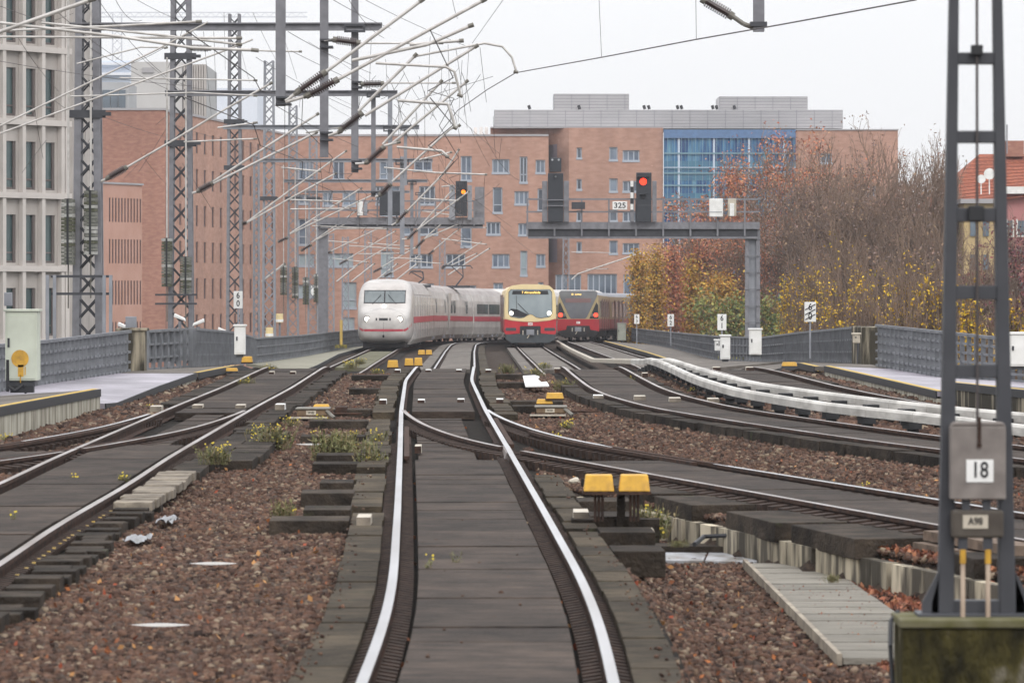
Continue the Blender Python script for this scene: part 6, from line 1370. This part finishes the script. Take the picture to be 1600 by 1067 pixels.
def tree(px, ytop, d, wpx, kind, label, nleaf=5000, seed=1, low=.25, lsize=.095, up=.5, group='autumn trees beyond the right fence', twigs=1.0, dense=1.0, name='autumn_tree', zb=-9.5):
    rg = np.random.default_rng(seed); base = Vector((P(px,0,d).x, d, zb)); H = P(0,ytop,d).z-zb; Rw = wpx/F*d/2
    t = thing(name, label, 'tree' if H > 6 else 'bush', base, 0, group)
    big = []; sm = []; tips = []
    def grow(p, v, L, r, lev):
        k = 3 if lev < 2 else 2; q = p.copy()
        for i in range(k):
            v2 = v+rg.normal(size=3)*(.12+.07*lev)+np.array([0,0,up*.16]); v2 /= np.linalg.norm(v2); q2 = q+v2*L/k; rr0 = r*(1-.35*i/k); rr1 = r*(1-.35*(i+1)/k)
            (big if lev < 2 else sm).append((*q, *q2, rr0, rr1)); q, v = q2, v2
            if lev < 5:
                for _ in range(2 if lev in (1,2,3) else 1):
                    if lev > 0 or i > 0:
                        s_ = rg.normal(size=3); s_ -= v*s_.dot(v); s_ /= np.linalg.norm(s_)+1e-9; nv = v*(.65)+s_*.75+np.array([0,0,up*.3]); nv /= np.linalg.norm(nv); grow(q, nv, L*rg.uniform(.5,.72), r*.5, lev+1)
        if lev >= 3: tips.append(q)
        if lev < 5: grow(q, v, L*.62, r*.6, lev+1)
    q = np.zeros(3); n0 = 5; hb_ = H*low; grow_pts = []
    for i in range(n0):
        q2 = q+np.array([rg.normal()*.12, rg.normal()*.12, hb_/n0]); big.append((*q, *q2, .02*H*(1-.1*i), .02*H*(1-.1*(i+1)))); q = q2
    for j in range(int(5*dense)):
        a = 6.283*j/int(5*dense)+rg.random(); sp = rg.uniform(.25,.9); v = np.array([math.cos(a)*sp, math.sin(a)*sp, 1.0]); v /= np.linalg.norm(v)
        grow(q+np.array([0,0,rg.uniform(-.25,.1)*hb_]), v, H*.3*rg.uniform(.8,1.1), .009*H, 1)
    S = np.array(sm); B = np.array(big); T_ = np.array(tips)
    # fit to the wanted outline
    mxr = np.percentile(np.abs(np.concatenate([S[:,3], S[:,4]])), 97); mxz = np.percentile(S[:,5], 99.6); kx, kz = Rw/mxr, H/mxz
    for A in (S, B): A[:,[0,1,3,4]] *= kx; A[:,[2,5]] *= kz
    T_ = T_*np.array([kx,kx,kz])
    S[:,6:] = np.maximum(S[:,6:], .011)
    np_tubes(B, 'trunk', BK, t, 6)
    crown = np_tubes(S, 'crown', TW, t, 3)
    if nleaf:
        fld = np.sin(T_[:,0]*1.9+seed)+np.sin(T_[:,1]*2.3+seed*2)+np.sin(T_[:,2]*1.7+seed*3); wgt = np.clip(fld+.6, .06, None)
        if kind == 'yellow': wgt *= np.clip(1.25-T_[:,2]/H, .05, 1)
        idx = rg.choice(len(T_), nleaf, p=wgt/wgt.sum()); Lp = T_[idx]+rg.normal(size=(nleaf,3))*np.array([.35,.35,.3])*(Rw/5)
        leaves(Lp, lsize, rg, 'leaves', LM[kind], t)
    return t
def bush(px, ytop, d, wpx, kind, label, n=4000, seed=1, ls=.11, zb=-9.5, lump=7, group='bushes beyond the right fence', col=False, name='autumn_bush'):
    rg = np.random.default_rng(seed); base = Vector((P(px,0,d).x, d, zb)); H = P(0,ytop,d).z-zb; Rw = wpx/F*d/2
    t = thing(name, label, 'tree' if col else 'bush', base, 0, group)
    cen = []; S = []
    for j in range(lump*3):
        a = rg.random()*6.283; r = Rw*rg.random()**.5*(.35 if col else .8); h = H*(rg.uniform(.05,.95) if col else rg.uniform(.15, .92)); k = 1-(h/H)**3*(.85 if col else .6)
        c = np.array([math.cos(a)*r*k, math.sin(a)*r*k, h]); cen.append(c); S.append((0,0,max(0,h*.25),*c,.05,.02))
        for _ in range(14): e = c+rg.normal(size=3)*Rw*.26+np.array([0,0,Rw*.25]); S.append((*c,*e,.02,.008))
    cen = np.array(cen); i = rg.integers(0, len(cen), n); off = rg.normal(size=(n,3)); off *= (Rw*(.3 if not col else .38))*np.array([1,1,1.0 if not col else 1.6])
    LpP = cen[i]+off; LpP[:,2] = np.clip(LpP[:,2], .1, H*1.02)
    np_tubes(np.array(S), 'trunk', TW, t, 3); leaves(LpP, ls, rg, 'leaves', LM[kind], t); return t
tree(1225,218,335,250,'orange','broad tree with rusty orange leaves covering the blue glass bay edge',13000,3,lsize=.115)
tree(1120,285,345,170,'orange','rusty leaved tree directly behind the gantry column',10000,4,lsize=.115)
tree(1320,212,310,210,'bare','tall bare brown tree in front of the right brick wall',4000,5,up=.7)
tree(1395,222,300,180,'bare','tall bare tree just left of the foreground mast, thin upright twigs',2500,6,up=.8)
tree(1462,238,285,150,'bare','bare tree behind the left leg of the foreground mast',1500,7,up=.8)
tree(1275,260,322,190,'bare','bare reddish tree between the orange tree and the tall bare one',6000,8,up=.7)
tree(1362,255,285,170,'bare','grey-brown twiggy tree, second row behind the yellow bushes',2200,9,up=.8)
tree(1090,362,392,130,'orange','small rusty tree under the gantry beam',6000,10)
tree(1165,360,330,130,'orange','low rusty tree right behind the 61 sign',7000,12)
tree(1430,300,262,150,'bare','low bare tree among the yellow bushes by the mast',900,13,up=.8)
tree(1540,330,250,130,'purple','bare dark tree between the mast legs before the ochre house',1100,14,up=.7)
tree(1610,360,240,120,'purple','dark purple leaved tree at the right edge before the pink house',4200,15,low=.2)
for k, (px, yt, w_) in enumerate(((998,394,42),(1024,386,46),(1050,390,44),(1078,402,44))):
    bush(px, yt, 316+4*k, w_, 'gold' if k != 2 else 'orange', ['leftmost','second','third','rightmost'][k]+' of four golden columnar trees right of the far red train', 8500, 20+k, .1, lump=16, col=True, name='columnar_tree', group='golden columnar trees')
for k, (px, yt, d, w_, kd, lb) in enumerate(((1100,455,300,80,'green','green bush behind the 62 sign'),(1150,448,275,80,'green','green bush left of the gantry column foot'),(1205,440,262,90,'green','green bush right of the gantry column'),(1235,462,240,70,'green','dull green bush left of the crossed-out sign'),
    (1078,440,330,80,'gold','brownish bush at the foot of the columnar trees'),(1130,420,320,90,'gold','tawny bush above the 61 sign'))):
    bush(px, yt, d, w_, kd, lb, 4500, 40+k, .12)
for k, (px, yt, d, w_, lb) in enumerate(((1290,398,215,90,'yellow bush right above the crossed-out sign'),(1330,372,205,80,'tallest yellow bush in the middle of the row'),(1370,400,195,80,'yellow bush above the right stone pillar'),(1415,395,180,80,'yellow bush behind the right lattice fence'),(1455,430,165,70,'yellow bush touching the left leg of the foreground mast'),(1520,440,150,80,'yellow bush between the legs of the foreground mast'),(1250,420,230,70,'thin yellow bush left of the crossed-out sign'),(1590,470,150,60,'small yellow bush right of the foreground mast'))):
    tree(px, yt, d, w_*1.15, 'yellow', lb, 3600, 60+k, low=.12, lsize=.07, group='bushes beyond the right fence', name='yellow_bush', up=.5)
# far background tree belt to hide the bare horizon on the right
for k, (px, yt, w_) in enumerate(((1440,240,160),(1500,262,160))): tree(px, yt+20, 420, w_, 'bare', ['hazy','second hazy'][k]+' far bare tree behind the right-hand trees', 500, 80+k)

# ---------------------------------------------------------------- weeds, leaves, litter
def weed(px, py, hpx, label, seed, yellow=.5, spread=1.0, dz=-.2, n=40, d=None):
    rg = np.random.default_rng(seed); b = P(px, py, d) if d else G(px, py, dz); d = b.y; h = hpx/F*d; g = MB(); fl_ = MB()
    for k in range(n):
        a = rg.random()*6.283; r = rg.random()*h*.55*spread; p = Vector((b.x+math.cos(a)*r, b.y+math.sin(a)*r, b.z-.03)); lean = Vector((rg.normal()*.25, rg.normal()*.25, 1)).normalized(); q = p+lean*h*rg.uniform(.45,1)
        m_ = (p+q)/2+Vector((rg.normal()*.02,0,0)); w_ = h*.018; g.path([p, m_, q], w_*.5, 0 if rg.random() < .55 else 1, 3)
        for _ in range(7):
            c = p.lerp(q, rg.uniform(.2,.9)); e = Vector((rg.normal(), rg.normal(), .4)).normalized()*h*.2; s_ = e.cross(Vector((0,0,1))).normalized()*h*.03
            g.add([c, c+e*.5+s_, c+e, c+e*.5-s_], [(0,1,2,3)], 0 if rg.random() < .75 else 1)
        if rg.random() < yellow*.2:
            for _ in range(3):
                c = q+Vector((rg.normal()*.03, rg.normal()*.03, rg.normal()*.02)); s_ = .009+.005*rg.random(); g.add([c+Vector((-s_,0,0)), c+Vector((0,-s_*.3,-s_)), c+Vector((s_,0,0)), c+Vector((0,s_*.3,s_))], [(0,1,2,3)], 2)
    mm = [mat('weed_green', (.12,.135,.05,1), (.19,.185,.09,1), 8, .8), mat('dry_stalk', (.24,.19,.1,1), (.17,.135,.075,1), 8, .8), mat('yellow_flower', (.6,.47,.07,1), rough=.7)]
    if spread >= 1.2: return solo(g, 'weeds', mm, label, None, None, 'stuff')
    return solo(g, 'weed', mm, label, 'weed', 'weeds growing between the rails')
WD = [(335,722,34,.7,1.4,'yellow-flowering weed beside the left track boards'),(425,706,50,.6,1.1,'tall yellow-flowering weed at the end of the side boards'),(398,690,30,.6,.9,'small flowering weed just left of the tall one'),(515,724,62,.1,1.1,'dry grass tuft left of the dark block'),(540,712,44,.2,1.1,'green tuft behind the dark block'),(580,738,62,.3,.9,'dry tall weed against the left rail boards'),(590,705,40,.6,.5,'slim flowering weed beside the bright rail'),
 (550,690,22,.2,1.6,'low green weed behind the dark block'),(500,668,24,.6,1,'weed under the left point machine'),(455,668,22,.7,1,'flowering weed left of the point machine'),(548,575,14,.8,1.8,'yellow weed patch at the crest near the left track'),(562,568,12,.2,1.5,'green weed at the crest'),(590,585,12,.4,1.6,'low weed left of the yellow boxes'),(792,584,20,.1,1.3,'bright green weed right of the bright rail at the crest'),(835,590,18,.1,1.5,'green weed left of the curved track'),(880,612,24,.4,1.2,'weed between the white sheet and the curved track'),
 (850,575,12,.3,1.8,'low green weed strip at the crest'),(885,672,22,.7,1.0,'yellow weed in front of the right point machine'),(870,690,18,.6,1.0,'small yellow weed at the board end'),(1012,836,56,.3,1.1,'grassy tuft beside the near yellow boxes'),(1030,838,30,.1,.8,'dry tuft right of the near yellow boxes'),(400,612,16,.2,1.8,'low green weed between the left rails'),(385,600,14,.2,2,'grass on the left boards'),(232,640,12,.2,1.6,'weed beside the yellow covers'),
 (60,668,14,.2,1,'small weed at the concrete wall foot'),(10,690,14,.8,1.6,'yellow weed at the left wall foot'),(420,578,12,.3,2.2,'grass between the left rails at the crest'),(1150,628,16,.4,1.2,'weed right of the curved track'),(1080,618,14,.2,1.5,'dark weeds beside the curved track'),(985,600,14,.3,1.5,'weed inside the curved track'),(1345,762,12,.2,1.6,'small green weed on the ballast right of the branch rail'),
 (670,890,32,.4,.35,'sprig in the middle boards by the left rail'),(715,882,30,.4,.3,'second sprig in the middle boards'),(880,982,24,.8,.5,'sprig with yellow flowers by the right rail'),(20,812,24,.9,.4,'yellow sprig on the left track boards'),(192,752,18,.3,.8,'green sprig on the left boards by the rail'),(115,748,10,.3,.8,'tiny green sprig on the left boards'),(440,820,50,.05,.5,'pale dry stalks standing in the ballast'),(1060,850,14,.0,2.2,'rusty dry weeds at the trough'),(1300,905,16,.1,1.3,'weed at the retaining edge')]
for k, (px, py, h, yl, sp, lb) in enumerate(WD):
    weed(px, py, h, lb, 100+k, yl, sp, dz=-.06 if 'boards' in lb and ('middle' in lb or 'left boards' in lb or 'track boards' in lb) else -.22 if py < 860 or px < 600 else -.4, n=(8 if sp < .5 else 45 if sp < 1.1 else 90))
# fallen leaves
rg = np.random.default_rng(5); Lp = []
for _ in range(1500):
    d = 1/(1/22+(1/90-1/22)*rg.random()); X = rg.uniform(-4.8, 6.5); Lp.append((X, d, bedz(X, d)+.07))
o = leaves(np.array(Lp), .028, rg, 'fallen_leaves', leafmat('fallen_leaf', [c_(160,100,62), c_(125,78,54), c_(175,130,85), c_(140,72,52)]), None); tag(o, 'orange and brown fallen leaves scattered on the ballast', None, None, 'stuff')
Lp = []
for _ in range(5200): d = rg.uniform(29, 41); X = rg.uniform(2.45+.04*(41-d), 4.6); Lp.append((X, d, bedz(X, d)+.07))
o = leaves(np.array(Lp), .036, rg, 'fallen_leaves', leafmat('rusty_fallen_leaf', [c_(140,88,68), c_(112,70,56), c_(160,110,82), c_(95,64,54)]), None); tag(o, 'drift of rusty leaves behind the foreground mast foot', None, None, 'stuff')
# yellow dotted edging along the left rail fastening
g = MB(); d = 36.
while d < 47: p = T1.at(d, .88, -.11); g.box(p.x-.015,p.x+.015,d,d+.06,p.z-.01,p.z+.01); d += random.uniform(.3, .9)
o = solo(g, 'moss_dots', 'yline', 'line of yellow lichen dots along the inner left rail', 'lichen'); o['kind'] = 'stuff'
for k in o.keys():
    pass
del o['category']
# debris: white pebbles and small stones by the trough
for px, py, l in ((1012,838,'round pale stone beside the dark sleeper end'),(815,718,'white rag beside the rail under the yellow boxes'),(897,757,'pale cable end near the yellow boxes'),(160,798,'brown stone against the inner left rail')):
    b = G(px, py, -.2); bm = bpy.data.meshes.new('pale_stone'); import bmesh; q = bmesh.new(); bmesh.ops.create_icosphere(q, subdivisions=2, radius=.07)
    for v in q.verts: v.co *= 1+.25*math.sin(v.co.x*50+v.co.y*31); v.co.z *= .7
    q.to_mesh(bm); q.free(); bm.materials.append(M['cream']); o = bpy.data.objects.new('pale_stone', bm); C.objects.link(o); o.location = b+Vector((0,0,.04)); tag(o, l, 'stone')
# crumpled plastic film by the left timber ends
for px, py, w_, l in ((215,852,34,'crumpled pale film beside the left timber blocks'),(262,822,26,'grey film behind the left timber blocks')):
    b = G(px, py, -.2); s = b.y/F; vs = []; n = 8
    for j in range(n+1):
        for i in range(n+1): vs.append((b.x+(i/n-.5)*w_*s, b.y+(j/n-.5)*1.0, b.z+.05+.05*rg.random()))
    g = MB(); g.add(vs, [(j*(n+1)+i, j*(n+1)+i+1, (j+1)*(n+1)+i+1, (j+1)*(n+1)+i) for j in range(n) for i in range(n)]); solo(g, 'plastic_film', mat('film_grey', (.24,.25,.28,1), (.13,.13,.13,1), 9, .35), l, 'film')

# ---------------------------------------------------------------- haze
HZ = .00018
if HZ:
    o = MB().box(-900, 900, -20, 1000, -10.6, 60).build('haze', []); m = bpy.data.materials.new('haze'); m.use_nodes = True; t = m.node_tree; t.nodes.clear()
    ou = t.nodes.new('ShaderNodeOutputMaterial'); pv = t.nodes.new('ShaderNodeVolumePrincipled'); pv.inputs['Density'].default_value = HZ; pv.inputs['Color'].default_value = (.93,.94,1,1); pv.inputs['Anisotropy'].default_value = .2
    t.links.new(pv.outputs[0], ou.inputs['Volume']); o.data.materials.append(m); o['kind'] = 'stuff'
